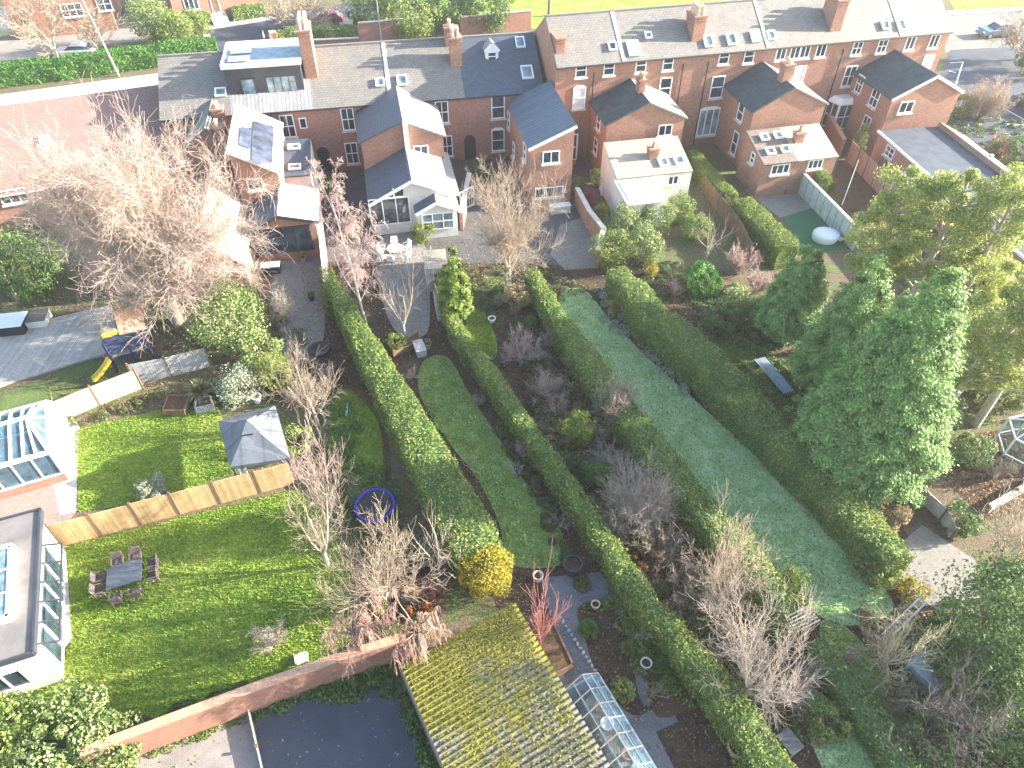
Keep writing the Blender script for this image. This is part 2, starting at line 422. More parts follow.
def segs_mesh(name, S, mat, parent=None, sides=3):
    """S: list of (p,q,r0,r1)"""
    A = np.array([s[0] for s in S], float); B = np.array([s[1] for s in S], float)
    r0 = np.array([s[2] for s in S], float)[:, None]; r1 = np.array([s[3] for s in S], float)[:, None]
    D = unit(B-A); ref = np.where(np.abs(D[:, 2:3]) > .9, np.array([[1., 0, 0]]), np.array([[0, 0, 1.]]))
    U = unit(np.cross(D, ref)); W = np.cross(D, U)
    n = len(S); V = np.zeros((n, 2*sides, 3))
    for k in range(sides):
        t = 2*math.pi*k/sides; o = U*math.cos(t)+W*math.sin(t)
        V[:, k] = A+o*r0; V[:, sides+k] = B+o*r1
    F = []
    base = (np.arange(n)*2*sides)[:, None]
    for k in range(sides):
        j = (k+1) % sides
        F.append(np.concatenate([base+k, base+j, base+sides+j, base+sides+k], 1))
    return mesh_np(name, V.reshape(-1, 3), np.concatenate(F), mat, parent)
def grow(base, d, L, r, lvl, maxl, g, out, kids=4, ang=.7, up=.08, wig=.18, ratio=.62, droop=0, n=4, start=.25, rmin=.008):
    p = np.array(base, float); d = unit(np.array(d, float))
    for i in range(n):
        d = unit(d+g.normal(0, wig, 3)+np.array([0, 0, up-droop*(lvl > 1)*(i+1)*.5]))
        q = p+d*L/n
        ra = max(rmin, r*(1-.75*i/n)); rb = max(rmin, r*(1-.75*(i+1)/n))
        out.append((p, q, ra, rb, lvl))
        if lvl < maxl and (i+1)/n > start:
            m = kids/(n*(1-start))
            m = int(m)+(g.random() < m-int(m))
            for _ in range(m):
                a = unit(np.cross(d, g.normal(0, 1, 3)))
                t = ang*g.uniform(.6, 1.35)
                nd = d*math.cos(t)+a*math.sin(t)
                f = g.random()
                grow(p+(q-p)*f, nd, L*ratio*g.uniform(.7, 1.2), max(rmin, rb*.52), lvl+1, maxl, g, out, kids, ang, up, wig, ratio, droop, n, start, rmin)
        p = q
def bare_tree_mesh(parent, h, seed, trunk_mat, twig_mat, maxl=4, kids=5, ang=.7, trunk_r=None, stems=1, clear=.3, ratio=.62, up=.08, droop=0, wig=.16, lean=(0, 0), rmin=.012, fork=None, spread=None, rad=None):
    g = np.random.default_rng(seed); out = []
    tr = trunk_r or h*.022
    if fork:   # short trunk dividing into several ascending limbs
        p = np.array([0., 0., -.05]); q = np.array([lean[0]*h*clear, lean[1]*h*clear, h*clear])
        out.append((p, q, tr*1.25, tr, 0))
        for k in range(fork):
            a = 2*math.pi*(k+g.uniform(-.3, .3))/fork; s = (spread or .6)*g.uniform(.4, 1.25)
            grow(q-np.array([0, 0, h*.06*g.random()]), (math.cos(a)*s, math.sin(a)*s, 1), h*(1-clear)*.72*g.uniform(.85, 1.1), tr*.6, 1, maxl, g, out, kids, ang, up, wig, ratio, droop, rmin=rmin, start=.15)
    else:
        for k in range(stems):
            a = g.uniform(0, 6.28)
            d = (lean[0]+(.25*math.cos(a) if stems > 1 else 0), lean[1]+(.25*math.sin(a) if stems > 1 else 0), 1)
            grow((0, 0, -.05), d, h*.85, tr, 0, maxl, g, out, kids*1.4, ang, up, wig*.4, ratio, droop, n=7, start=clear, rmin=rmin)
    E_ = np.array([s[1] for s in out]); kz = h/np.percentile(E_[:, 2], 99.3)
    kr = (rad/np.percentile(np.hypot(E_[:, 0], E_[:, 1]), 93)) if rad else kz
    K_ = np.array([kr, kr, kz])
    out = [(s[0]*K_, s[1]*K_, s[2], s[3], s[4]) for s in out]
    big = [s[:4] for s in out if s[4] <= 1]; small = [s[:4] for s in out if s[4] > 1]
    segs_mesh('trunk', big, trunk_mat, parent, 6)
    if small: segs_mesh('twigs', small, twig_mat, parent, 3)
def bush_twigs(parent, h, rad, n, seed, mat, droop=0.0, sub=5, r=.012, wide=1.0):
    """many-stemmed bare shrub: uneven leaders, each carrying a fan of fine shoots"""
    g = np.random.default_rng(seed); out = []; K = max(9, int(n/16))
    for k in range(K):
        a = g.uniform(0, 6.28); s = rad*math.sqrt(g.random())*wide*g.uniform(.6, 1.05)
        hh = h*g.uniform(.5, 1.05)*math.sqrt(max(.12, 1-(s/rad/1.2)**2))
        tip = np.array([math.cos(a)*s, math.sin(a)*s, hh]); b = np.array([math.cos(a)*s*.12, math.sin(a)*s*.12, 0])
        m1 = b+(tip-b)*.5+np.array([math.cos(a), math.sin(a), 0])*s*.15+g.normal(0, .05*h, 3); m1[2] = max(m1[2], .1)
        out.append((b, m1, r*2.6, r*1.7)); out.append((m1, tip, r*1.7, r*.7))
        fan = unit(tip-b)*.9+np.array([0, 0, .3-droop])
        for _ in range(int(n*1.3/K)):
            f = g.random()**.8; base = (b+(m1-b)*(.4+.6*f/.5)) if f < .5 else m1+(tip-m1)*(f-.5)*2
            d = unit(fan+g.normal(0, .55, 3)); L = h*g.uniform(.14, .34)
            e = base+d*L; out.append((base, e, r, r*.55))
            for _ in range(max(1, sub//2)):
                q = base+(e-base)*g.uniform(.2, .95); out.append((q, q+unit(d+g.normal(0, .6, 3))*L*g.uniform(.25, .6), r*.65, r*.35))
    return segs_mesh('twigs', out, mat, parent, 3)
def bush_leaves(parent, rad, h, n, seed, mat, size=.13, asp=.6, clumps=26, crad=None, name='foliage', lean=.7, z0=None):
    cr = crad or min(rad, h/2)*.42
    P, N = clump_points((0, 0, h*.5 if z0 is None else z0), (rad, rad, h*.55), n, clumps, cr, .72, 1, seed)
    P[:, 2] = np.maximum(P[:, 2], .02)
    return leaf_mesh(name, P, N, size, asp, mat, parent, lean)
def shrub(px, py, h, rad, label, mat, cat='shrub', name='evergreen_shrub', seed=1, dens=1.0, size=.13, group=None, asp=.55, clumps=26):
    size = size*.78 if size > .12 else size*.9
    b = G(px, py, h*.5); b.z = 0
    t = thing(name, label, cat, b, 0, group)
    area = 4*math.pi*((rad*rad*rad*h*.5)**(2/4))
    n = int(min(30000, area*dens*2.6/(size*size*asp)))
    bush_leaves(t, rad, h, n, seed, M[mat], size, asp, clumps)
    st = MB(); g = random.Random(seed)
    for k in range(5):
        a = k*1.256+g.random(); st.tube([(0, 0, -.03), (math.cos(a)*rad*.3, math.sin(a)*rad*.3, h*.45), (math.cos(a)*rad*.5, math.sin(a)*rad*.5, h*.8)], [.04, .03, .015], 5)
    st.build('stem', M['bark'], t)
    return t
def twigbush(px, py, h, rad, label, mat, seed=1, n=160, sub=5, cat='shrub', name='bare_shrub', r=.012, group=None, droop=0, wide=1):
    b = G(px, py, h*.5); b.z = 0
    t = thing(name, label, cat, b, 0, group)
    bush_twigs(t, h, rad, n, seed, M[mat], droop, sub, r, wide)
    return t
def hedge(pts, h, label, mat, seed=1, size=.11, dens=1.0, name='hedge', rough=.08, group=None, top_px=True, core='lf_dark'):
    """pts: list of (px,py,width_m[,h]) along the centre of the top, seen at height h"""
    W = []
    for p in pts:
        hh = p[3] if len(p) > 3 else h
        q = G(p[0], p[1], hh if top_px else 0); W.append((q.x, q.y, p[2], hh))
    # resample
    S = []
    for i in range(len(W)-1):
        a = np.array(W[i]); b = np.array(W[i+1]); k = max(1, int(np.hypot(*(b-a)[:2])/.35))
        for j in range(k): S.append(a+(b-a)*j/k)
    S.append(np.array(W[-1])); S = np.array(S)
    g = np.random.default_rng(seed)
    wob = np.convolve(g.normal(0, 1, len(S)+8), np.ones(5)/5, 'same')[:len(S)]
    wob2 = np.convolve(g.normal(0, 1, len(S)+8), np.ones(5)/5, 'same')[:len(S)]
    S[:, 2] *= 1+wob*.10; S[:, 3] *= 1+wob2*rough
    D = np.gradient(S[:, :2], axis=0); D = unit(D); Nn = np.stack([D[:, 1], -D[:, 0]], 1)
    org = np.array([S[0, 0], S[0, 1], 0])
    t = thing(name, label, 'hedge', tuple(org), 0, group)
    # dense inner core
    V = []; F = []
    for i in range(len(S)):
        x, y, w, hh = S[i]; w2 = w/2-.12; hh -= .14
        for sx, zz in ((-1, 0), (-1.02, hh*.75), (-.8, hh), (.8, hh), (1.02, hh*.75), (1, 0)):
            V.append((x+Nn[i, 0]*sx*w2-org[0], y+Nn[i, 1]*sx*w2-org[1], zz))
    for i in range(len(S)-1):
        for k in range(5): F.append((i*6+k, i*6+k+1, (i+1)*6+k+1, (i+1)*6+k))
    k = len(S)-1
    F.append((0, 1, 4, 5)); F.append((1, 2, 3, 4)); F.append((k*6+5, k*6+4, k*6+1, k*6)); F.append((k*6+4, k*6+3, k*6+2, k*6+1))
    mesh_np('inner_growth', V, F, M[core], t)
    # leaf shell
    seg = np.hypot(*(S[1:, :2]-S[:-1, :2]).T); L = seg.sum()
    per = S[:, 2].mean()+2*S[:, 3].mean()
    n = int(min(70000, L*per*dens*2.4/(size*size*.62)))
    u = g.random(n)*(len(S)-1); i = u.astype(int); f = (u-i)[:, None]
    s = S[i]*(1-f)+S[np.minimum(i+1, len(S)-1)]*f; nn = Nn[i]
    w = s[:, 2]; hh = s[:, 3]; q = g.random(n)*(w+2*hh)
    side = np.where(q < hh, -1, np.where(q > hh+w, 1, 0))
    off = np.where(side == 0, q-hh-w/2, side*w/2); z = np.where(side == 0, hh, np.where(side < 0, q, q-hh-w))
    bul = .045*np.sin(s[:, 0]*2.1+z*3)+.04*np.sin(s[:, 1]*3.3+off*4)+.05*np.sin(s[:, 0]*9+z*7)*np.sin(s[:, 1]*8+off*9)+g.normal(0, .06, n)
    nx = np.where(side[:, None] == 0, np.array([[0., 0, 1]]), np.concatenate([nn*side[:, None], np.full((n, 1), .25)], 1))
    # rounded shoulders
    off = np.where(side == 0, off*.97, off*(1-.12*(z/hh)**4)); z = np.where(side == 0, z-.12*np.abs(off/(w/2))**4, z)
    P = np.stack([s[:, 0]+nn[:, 0]*off, s[:, 1]+nn[:, 1]*off, z], 1)+nx*bul[:, None]
    P[:, 2] = np.maximum(P[:, 2], .02)
    # end caps
    m = int(n*.03)
    for e, sg in ((0, -1), (len(S)-1, 1)):
        x, y, w_, h_ = S[e]; o = g.uniform(-.5, .5, m)*w_; zz = g.random(m)*h_
        pp = np.stack([x+Nn[e, 0]*o+D[e, 0]*sg*.05, y+Nn[e, 1]*o+D[e, 1]*sg*.05, zz], 1)
        P = np.concatenate([P, pp]); nx = np.concatenate([nx, np.tile([D[e, 0]*sg, D[e, 1]*sg, .2], (m, 1))])
    leaf_mesh('foliage', P-org, nx, size, .62, M[mat], t, .8)
    return t
def conifer(px, py, ytop, rad, label, mat='lf_conifer', seed=1, n=26000, size=.26, pw=.75, name='conifer_tree', base_z=.3, h=None, cat='conifer', lean_out=.5):
    b = G(px, py); h = h or height_to(b, ytop, 26)
    t = thing(name, label, cat, b)
    g = np.random.default_rng(seed)
    # branches: each is a spray bundle
    nb = int(h*rad*20)
    zz = base_z+(h-base_z)*(1-np.sqrt(g.random(nb)))
    th = g.random(nb)*6.283
    rr = rad*np.clip(1-(zz-base_z)/(h-base_z), 0, 1)**pw*(1+.06*np.sin(3*th+zz*.8)+.06*np.sin(7*th+zz*2.1))*g.uniform(.90, 1.07, nb)
    low = np.clip((zz-base_z)/(h*.10), .55, 1); rr = rr*low
    tipx = np.stack([np.cos(th)*rr, np.sin(th)*rr, zz], 1)
    k = g.integers(0, nb, n); f = g.random((n, 1))**.55
    outd = np.stack([np.cos(th[k]), np.sin(th[k]), np.zeros(n)], 1)
    bl = np.minimum(rr[k][:, None]*.45, .9)
    P = tipx[k]-outd*bl*(1-f)+np.array([0, 0, 1.])*(bl*.35*(1-f))+g.normal(0, 1, (n, 3))*np.array([.13, .13, .09])*(.6+rad*.14)
    N = outd*.8+np.array([0, 0, .9])
    leaf_mesh('foliage', P, N, size, .45, M[mat], t, .55, up=outd*1.0+np.array([0, 0, lean_out-.6]))
    st = MB(); st.tube([(0, 0, -.05), (0, 0, h*.5), (0, 0, h*.97)], [rad*.06+.04, rad*.04+.02, .02], 8)
    for i in range(14):
        a = i*2.4; z0 = h*(.08+.85*i/14); r_ = rad*(1-z0/h)**pw*.75
        st.tube([(0, 0, z0), (math.cos(a)*r_, math.sin(a)*r_, z0-.1)], [.05, .015], 5)
    st.build('trunk', M['bark'], t)
    # dense inner growth so that the far side does not show through
    ic = MB(); pr = []
    for i in range(9):
        z0 = base_z+(h-base_z)*i/8*.78; pr.append((max(.03, rad*.52*(1-(z0-base_z)/(h-base_z))**pw*(1 if i else .6)), z0))
    ic.lathe((0, 0, 0), pr, 12); ic.build('inner_growth', M[mat], t, True)
    return t
def pine(px, py, ytop, rad, label, seed=1, clear=.45, mat='lf_pine', n=15000, clumps=46, lean=(0, 0), size=.2, crown_h=None):
    b = G(px, py); h = height_to(b, ytop, 27)
    t = thing('pine_tree', label, 'tree', b)
    g = np.random.default_rng(seed); z0 = h*clear
    ax = lambda z: np.array([lean[0]*z, lean[1]*z, z])
    out = [(ax(-.05), ax(h*.35), h*.022, h*.018), (ax(h*.35), ax(h*.7), h*.018, h*.011), (ax(h*.7), ax(h*.97), h*.011, .03)]
    C_ = []
    for i in range(clumps):
        z = z0+(h-z0)*(i+.5)/clumps; f = (z-z0)/(h-z0)
        r_ = rad*(math.sin(math.pi*min(1, .22+.70*f))**.8)*g.uniform(.35, 1.0)
        a = i*2.4+g.normal(0, .3); c = ax(z)+np.array([math.cos(a)*r_, math.sin(a)*r_, .3])
        C_.append((c, g.uniform(.22, .5)*rad*.58)); s = ax(max(.5, z-r_*.5))
        out.append((s, (s+c)/2+np.array([0, 0, -.1]), .07, .05)); out.append(((s+c)/2+np.array([0, 0, -.1]), c, .05, .02))
    segs_mesh('trunk', out, M['bark_pale'], t, 6)
    k = g.integers(0, clumps, n); q = unit(g.normal(0, 1, (n, 3)))
    cc = np.array([C_[i][0] for i in k]); cr = np.array([C_[i][1] for i in k])[:, None]
    sub = unit(np.round(q*2.2))*.0
    P = cc+q*cr*g.uniform(.4, 1.25, (n, 1))*np.array([1, 1, .75])
    leaf_mesh('foliage', P, q+np.array([0, 0, .4]), size*.85, .4, M[mat], t, .8)
    return t
def bare(px, py, ytop, label, trunk='bark_pale', twig='twig_tan', name='bare_tree', cat='tree', group=None, **kw):
    b = G(px, py); h = height_to(b, ytop, 26)
    t = thing(name, label, cat, b, 0, group)
    bare_tree_mesh(t, h, kw.pop('seed', 1), M[trunk], M[twig], **kw)
    return t
def inside(poly, X, Y):
    r = np.zeros(len(X), bool); n = len(poly)
    for i in range(n):
        x1, y1 = poly[i]; x2, y2 = poly[(i+1) % n]
        c = ((y1 > Y) != (y2 > Y)) & (X < (x2-x1)*(Y-y1)/(y2-y1+1e-12)+x1)
        r ^= c
    return r
def scatter(poly, n, seed):
    g = np.random.default_rng(seed); A = np.array(poly)
    lo = A.min(0); hi = A.max(0); P = g.uniform(lo, hi, (int(n*3), 2))
    return P[inside(poly, P[:, 0], P[:, 1])][:n]
def turf(name, poly, n, mat, seed=3, h=.07, w=.05, label=None):
    h *= 1.5; w *= 1.7
    """short grass blades growing on a lawn (stuff)"""
    P = scatter(poly, n, seed); g = np.random.default_rng(seed); n = len(P)
    a = g.random(n)*6.283; hh = h*g.uniform(.5, 1.4, n); l = g.normal(0, .35, (n, 2))*hh[:, None]
    dx = np.cos(a)*w/2; dy = np.sin(a)*w/2; z = np.zeros(n)
    V = np.stack([np.stack([P[:, 0]-dx, P[:, 1]-dy, z], 1), np.stack([P[:, 0]+dx, P[:, 1]+dy, z], 1), np.stack([P[:, 0]+l[:, 0], P[:, 1]+l[:, 1], hh], 1)], 1).reshape(-1, 3)
    o = mesh_np(name, V, np.arange(3*n).reshape(n, 3), mat)
    o['kind'] = 'stuff'
    if label: o['label'] = label; o['category'] = 'grass'
    return o
def fallen(name, poly, n, label, mat='lf_litter', seed=3, size=.09, cat='fallen leaves'):
    g = np.random.default_rng(seed); P = scatter(poly, n, seed)
    P3 = np.concatenate([P, g.uniform(.01, .05, (len(P), 1))], 1)
    o = leaf_mesh(name, P3, np.tile([0, 0, 1.], (len(P), 1)), size, .7, M[mat], None, .5)
    o['kind'] = 'stuff'; o['label'] = label; o['category'] = cat
    return o
def undergrowth(name, poly, n, mat, label, seed=3, h=.35, size=.12, cat='ground cover', clump=None):
    """low leafy ground cover (stuff)"""
    g = np.random.default_rng(seed); K = scatter(poly, max(6, n//90), seed+1)
    k = g.integers(0, len(K), n); s = .16+.25*g.random(len(K))
    q = g.normal(0, 1, (n, 3)); q[:, 2] = np.abs(q[:, 2]); q = unit(q)
    hs = h*g.uniform(.3, 1.2, len(K))
    P = np.stack([K[k, 0]+q[:, 0]*s[k]*1.1, K[k, 1]+q[:, 1]*s[k]*1.1, q[:, 2]*hs[k]+.02], 1)
    o = leaf_mesh(name, P, q, size, .6, M[mat], None, .7)
    o['kind'] = 'stuff'; o['label'] = label; o['category'] = cat
    return o
def smooth_poly(pts, k=5, jit=0.0, seed=1):
    g = random.Random(seed); n = len(pts); out = []
    for i in range(n):
        p0, p1, p2, p3 = pts[i-1], pts[i], pts[(i+1) % n], pts[(i+2) % n]
        for j in range(k):
            t = j/k
            q = [.5*((2*p1[a])+(-p0[a]+p2[a])*t+(2*p0[a]-5*p1[a]+4*p2[a]-p3[a])*t*t+(-p0[a]+3*p1[a]-3*p2[a]+p3[a])*t**3) for a in (0, 1)]
            out.append((q[0]+g.uniform(-jit, jit), q[1]+g.uniform(-jit, jit)))
    return out
def patch(name, px, z, mat, smooth=False, jit=.0, h=0.0, seed=1, kind='structure'):
    """flat piece of ground from picture points; returns its world polygon"""
    pts = [tuple(G(x, y, 0)[:2]) for x, y in px]
    if smooth: pts = smooth_poly(pts, 5, jit, seed)
    A = sum(pts[i][0]*pts[(i+1) % len(pts)][1]-pts[(i+1) % len(pts)][0]*pts[i][1] for i in range(len(pts)))
    if A < 0: pts = pts[::-1]
    mb = MB()
    if h: mb.prism([(x, y, z-.2) for x, y in pts], [(x, y, z+h) for x, y in pts])
    else: mb.poly([(x, y, z) for x, y in pts])
    o = mb.build(name, M[mat]); o['kind'] = kind
    return pts
# ---------------------------------------------------------------- building helpers
def uvec(az): return Vector((math.cos(R(az)), math.sin(R(az)), 0))
def nvec(u): return Vector((u.y, -u.x, 0))          # to the right of u: faces the camera for a left-to-right wall
def slab(mb, a, b, c, d, th=.12):
    """roof slab on quad a b c d (counter-clockwise from above)"""
    n = (b-a).cross(d-a).normalized()
    if n.z < 0: n = -n
    mb.prism([a, b, c, d], [p+n*th for p in (a, b, c, d)])
def panel(parent, name, c, u, v, n, w, h, cols=2, rows=2, frame='white', glass='glass', bar=.085, sill=True, proud=.06, arch=False, split=None):
    """window: frame > pane, sill; c centre, u across, v up"""
    c = Vector(c)-Vector(parent.location); o = parent.location
    f = MB(); k = c+n*proud*.5
    def b_(cc, a, e): f.obox(cc, u*a, v*e, n*proud*.6)
    b_(k-u*(w/2-bar/2), bar/2, h/2); b_(k+u*(w/2-bar/2), bar/2, h/2)
    b_(k+v*(h/2-bar/2), w/2-bar, bar/2); b_(k-v*(h/2-bar/2), w/2-bar, bar/2)
    for i in range(1, cols): b_(k+u*(w*(i/cols-.5))+n*.004, bar*.4, h/2-bar)
    for i in range(1, rows): b_(k+v*(h*(i/rows-.5))+n*.008, w/2-bar, bar*.4)
    if arch: 
        mbv = [k-u*w/2+v*h/2, k+u*w/2+v*h/2, k+u*w*.25+v*(h/2+.16), k-u*w*.25+v*(h/2+.16)]
        f.prism([p-n*proud*.5 for p in mbv], [p+n*proud*.5 for p in mbv])
    fo = f.build(name, M[frame], parent)
    g = MB(); g.obox(c+n*.022, u*(w/2-bar*.6), v*(h/2-bar*.6), n*.01); g.build('pane', M[glass], fo)
    if sill:
        s = MB(); s.obox(c-v*(h/2+.07)+n*.10, u*(w/2+.1), v*.06, n*.10); s.build('sill', M['stone' if frame == 'white' else frame], fo)
    return fo
def wwin(parent, P0, u, px, py, w, h, **kw):
    n = nvec(u); return panel(parent, kw.pop('name', 'window'), hit(px, py, P0, n), u, Z, n, w, h, **kw)
def roofwin(parent, P0, u, back, px, py, w=.8, h=1.1, name='skylight', **kw):
    """skylight on a roof plane spanned by u (along) and back (up the slope)"""
    v = back.normalized(); n = u.cross(v).normalized()
    if n.z < 0: n = -n
    c = hit(px, py, P0+n*.12, n)
    return panel(parent, name, c+n*.05, u, v, n, w, h, cols=1, rows=1, frame=kw.pop('frame', 'white'), glass=kw.pop('glass', 'glass_sky_painted'), sill=False, bar=.1, proud=.14)
def profile_block(parent, prof, back, wall, roof, walln='wall', roofn='roof', over=.22, th=.12, verge=None, z0=0.0, edges=None):
    """prof: points left to right on the near plane (tops of wall); extruded by back"""
    o = parent.location; prof = [Vector(p) for p in prof]; u = (prof[-1]-prof[0]); u.z = 0; u.normalize(); bn = back.normalized()
    near = [Vector((prof[0].x, prof[0].y, z0)), Vector((prof[-1].x, prof[-1].y, z0))]+prof[::-1]
    mb = MB(o)
    mb.prism([p+back for p in near], near) if False else mb.prism(near[::-1], [p+back for p in near[::-1]])
    w = mb.build(walln, M[wall], parent)
    mats = roof if isinstance(roof, (list, tuple)) else [roof]*(len(prof)-1)
    for i in range(len(prof)-1):
        if mats[i] is None: continue
        a, b = prof[i], prof[i+1]; e = (b-a).normalized()
        a2 = a-e*over if i == 0 else a; b2 = b+e*over if i == len(prof)-2 else b
        rb = MB(o); slab(rb, a2-bn*over*.6, b2-bn*over*.6, b2+back, a2+back, th); rb.build(roofn, M[mats[i]], parent)
    if verge:
        vb = MB(o)
        for i in range(len(prof)-1):
            a, b = prof[i], prof[i+1]; e = (b-a).normalized()
            if i == 0: a = a-e*over
            if i == len(prof)-2: b = b+e*over
            vb.bar(a-bn*(over*.6+.03)+Z*.02, b-bn*(over*.6+.03)+Z*.02, .06, .24)
        vb.build('barge_board', M[verge], parent)
    return w
def chimney(parent, c, w, d, h, u, pots=4, brick='brick', pot='buff_pot', rows=1, name='chimney', poth=.5):
    """c: centre of the base"""
    c = Vector(c)-Vector(parent.location); n = nvec(u)
    m = MB(); m.obox(c+Z*(h/2-.6), u*w/2, n*d/2, Z*(h/2+.6)); m.obox(c+Z*(h-.22), u*(w/2+.05), n*(d/2+.05), Z*.05); m.obox(c+Z*(h+.03), u*(w/2+.08), n*(d/2+.08), Z*.07)
    o = m.build(name, M[brick], parent)
    for r_ in range(rows):
        for i in range(pots):
            f = (i+.5)/pots-.5; g = ((r_+.5)/rows-.5)
            q = c+n*d*.9*f+u*w*.8*g+Z*(h+.1)
            p = MB(); p.lathe(q, [(.15, 0), (.13, poth*.3), (.11, poth*.8), (.15, poth*.85), (.14, poth), (.09, poth), (.08, poth*.6)], 10); p.build('chimney_pot', M[pot], o)
    return o
def downpipe(parent, P0, u, px, py, z0, z1, mat='black'):
    n = nvec(u); q = hit(px, py, P0, n)-Vector(parent.location)+n*.07
    m = MB(); m.tube([(q.x, q.y, z0), (q.x, q.y, z1)], .05, 6); m.build('downpipe', M[mat], parent)
def gutter(parent, a, b, mat='black'):
    m = MB(); o = Vector(parent.location); m.tube([Vector(a)-o, Vector(b)-o], .065, 6); m.build('gutter', M[mat], parent)
def gable_wing(parent, nl, nr, apex, he, az, depth, wall, roof, verge=None, over=.22, wn='rear_wing_wall', rn='rear_wing_roof', z0=0, flip=None):
    """near gable drawn through three picture points; nl at height he"""
    A = G(*nl, he); u = uvec(az); n = nvec(u); B = hit(*nr, A, n); back = -n*depth
    prof = [A]+([hit(*apex, A, n)] if apex else [])+[B]
    if flip: B.z = A.z
    profile_block(parent, prof, back, wall, roof, wn, rn, over, .12, verge, z0)
    return dict(A=A, B=B, u=u, n=n, back=back, prof=prof, lu=-n*-1)
# ================================================================= terraces
def row(e0, e1, he, rise, half, P0=None):
    """frame of a terrace: near eave through picture points"""
    A = G(*e0, he); B = G(*e1, he); u = (B-A).normalized(); n = nvec(u)
    return dict(A=A, u=u, n=n, he=he, rise=rise, half=half)
def at_u(fr, px, py):
    """distance along the row of a picture point on its rear eave"""
    q = hit(px, py, fr['A'], fr['n']); return (q-fr['A']).dot(fr['u'])
def terrace_house(label, fr, s0, s1, roof, wall='brick_pink', name='terraced_house', verge_at=None, drop=0.0):
    u, n, he, rise, half = fr['u'], fr['n'], fr['he']-drop, fr['rise'], fr['half']
    A = fr['A']+u*s0; B = fr['A']+u*s1
    base = A.copy(); base.z = 0
    t = thing(name, label, 'terraced house', base)
    o = t.location; bk = -n
    # the eave overhangs the wall by 0.2
    def pt(s, d, z): p = fr['A']+u*s+bk*d; p.z = z; return p
    sl = rise/half; zw = he+.2*sl
    w = MB(o)
    L = [pt(s0, .2, 0), pt(s0, 2*half-.2, 0), pt(s0, 2*half-.2, zw), pt(s0, half, he+rise), pt(s0, .2, zw)]
    Rr = [p+u*(s1-s0) for p in L]
    w.prism(L[::-1], Rr[::-1]) if True else None
    w.build('wall', M[wall], t)
    r1 = MB(o); slab(r1, pt(s0, 0, he), pt(s1, 0, he), pt(s1, half, he+rise), pt(s0, half, he+rise)); slab(r1, pt(s0, half, he+rise), pt(s1, half, he+rise), pt(s1, 2*half, he), pt(s0, 2*half, he)); r1.build('roof', M[roof], t)
    rd = MB(o); rd.bar(pt(s0, half, he+rise+.13), pt(s1, half, he+rise+.13), .28, .14); rd.build('ridge_tiles', M['slate_brown'], t)
    gutter(t, pt(s0, -.05, he+.02), pt(s1, -.05, he+.02))
    for s in (verge_at or []):
        vb = MB(o); vb.bar(pt(s, -.02, he+.15), pt(s, half, he+rise+.15), .3, .07); vb.build('party_wall_strip', M['white_rough'], t)
    t_ = dict(t=t, pt=pt, W=pt(0, .2, 0), u=u, n=n, slope=(pt(0, half, he+rise)-pt(0, 0, he)), roof0=pt(0, 0, he), fr=fr)
    return t_
def rwin(H_, px, py, w, h, **kw): return wwin(H_['t'], H_['W'], H_['u'], px, py, w, h, **kw)
def sky(H_, px, py, w=.75, h=1.0, **kw): return roofwin(H_['t'], H_['roof0'], H_['u'], H_['slope'], px, py, w, h, **kw)
def on_roof(H_, px, py):
    v = H_['slope'].normalized(); n = H_['u'].cross(v).normalized()
    return hit(px, py, H_['roof0'], n)
LR = row((313, 110), (500, 96), 5.5, 3.0, 5.2)
RR = row((600, 65), (950, 33), 8.0, 2.65, 3.95)
def sL(px): return at_u(LR, px, 110-(px-313)*.075)
def sR(px): return at_u(RR, px, 65-(px-600)*.0914)
DEF = 'window'
# ---- left row
H0 = terrace_house('end house of the lower terrace, its brown slate roof half in shade', LR, sL(160), sL(232), 'slate_brown')
H1 = terrace_house('narrow terraced house with black box dormer and tall pot-crowned chimney beside it', LR, sL(232), sL(314), 'pantile')
H2 = terrace_house('pair of terraced houses with a white-gabled garden room behind them', LR, sL(314), sL(465), 'slate_brown', verge_at=[sL(391)])
H3 = terrace_house('terraced house with small white dormer and a blue-grey metal roofed rear wing', LR, sL(465), sL(545), 'slate_blue')  # blue slate paints the tall terrace's cast shadow over this roof
for x, y, w, h in ((348, 119, 1.05, 1.9), (352, 153, 1.05, 1.9), (442, 112, 1.1, 1.9), (447, 146, 1.0, 1.9)): rwin(H2, x, y, w, h)
rwin(H1, 288, 126, 1.1, 1.9); rwin(H1, 303, 123, .6, .9, cols=1, rows=1, sill=False)
for x, y in ((498, 107), (498, 140)): rwin(H3, x, y, 1.15, 1.95, cols=1, glass='glass', arch=True)
for H_, x, y in ((H2, 324, 158), (H3, 470, 146)):
    q = hit(x, y, H_['W'], H_['n'])-H_['t'].location; m = MB(); u = H_['u']; n = H_['n']; pts = []
    for k in range(9): a = math.pi*k/8; pts.append(q+u*.5*math.cos(a)+Z*(.5*math.sin(a)+.5))
    pts = [q+u*.5-Z*(q.z), ]+pts+[q-u*.5-Z*(q.z)]
    m.prism([p-n*.05 for p in pts], [p+n*.015 for p in pts]); m.build('archway', M['black'], H_['t'])
sky(H2, 380, 83, .75, .8, frame='white'); sky(H2, 402, 81, .85, 1.0)
sky(H3, 520, 43, .8, 1.1); sky(H3, 527, 73, 1.0, 1.3)
sky(H0, 221, 93, .9, .8)
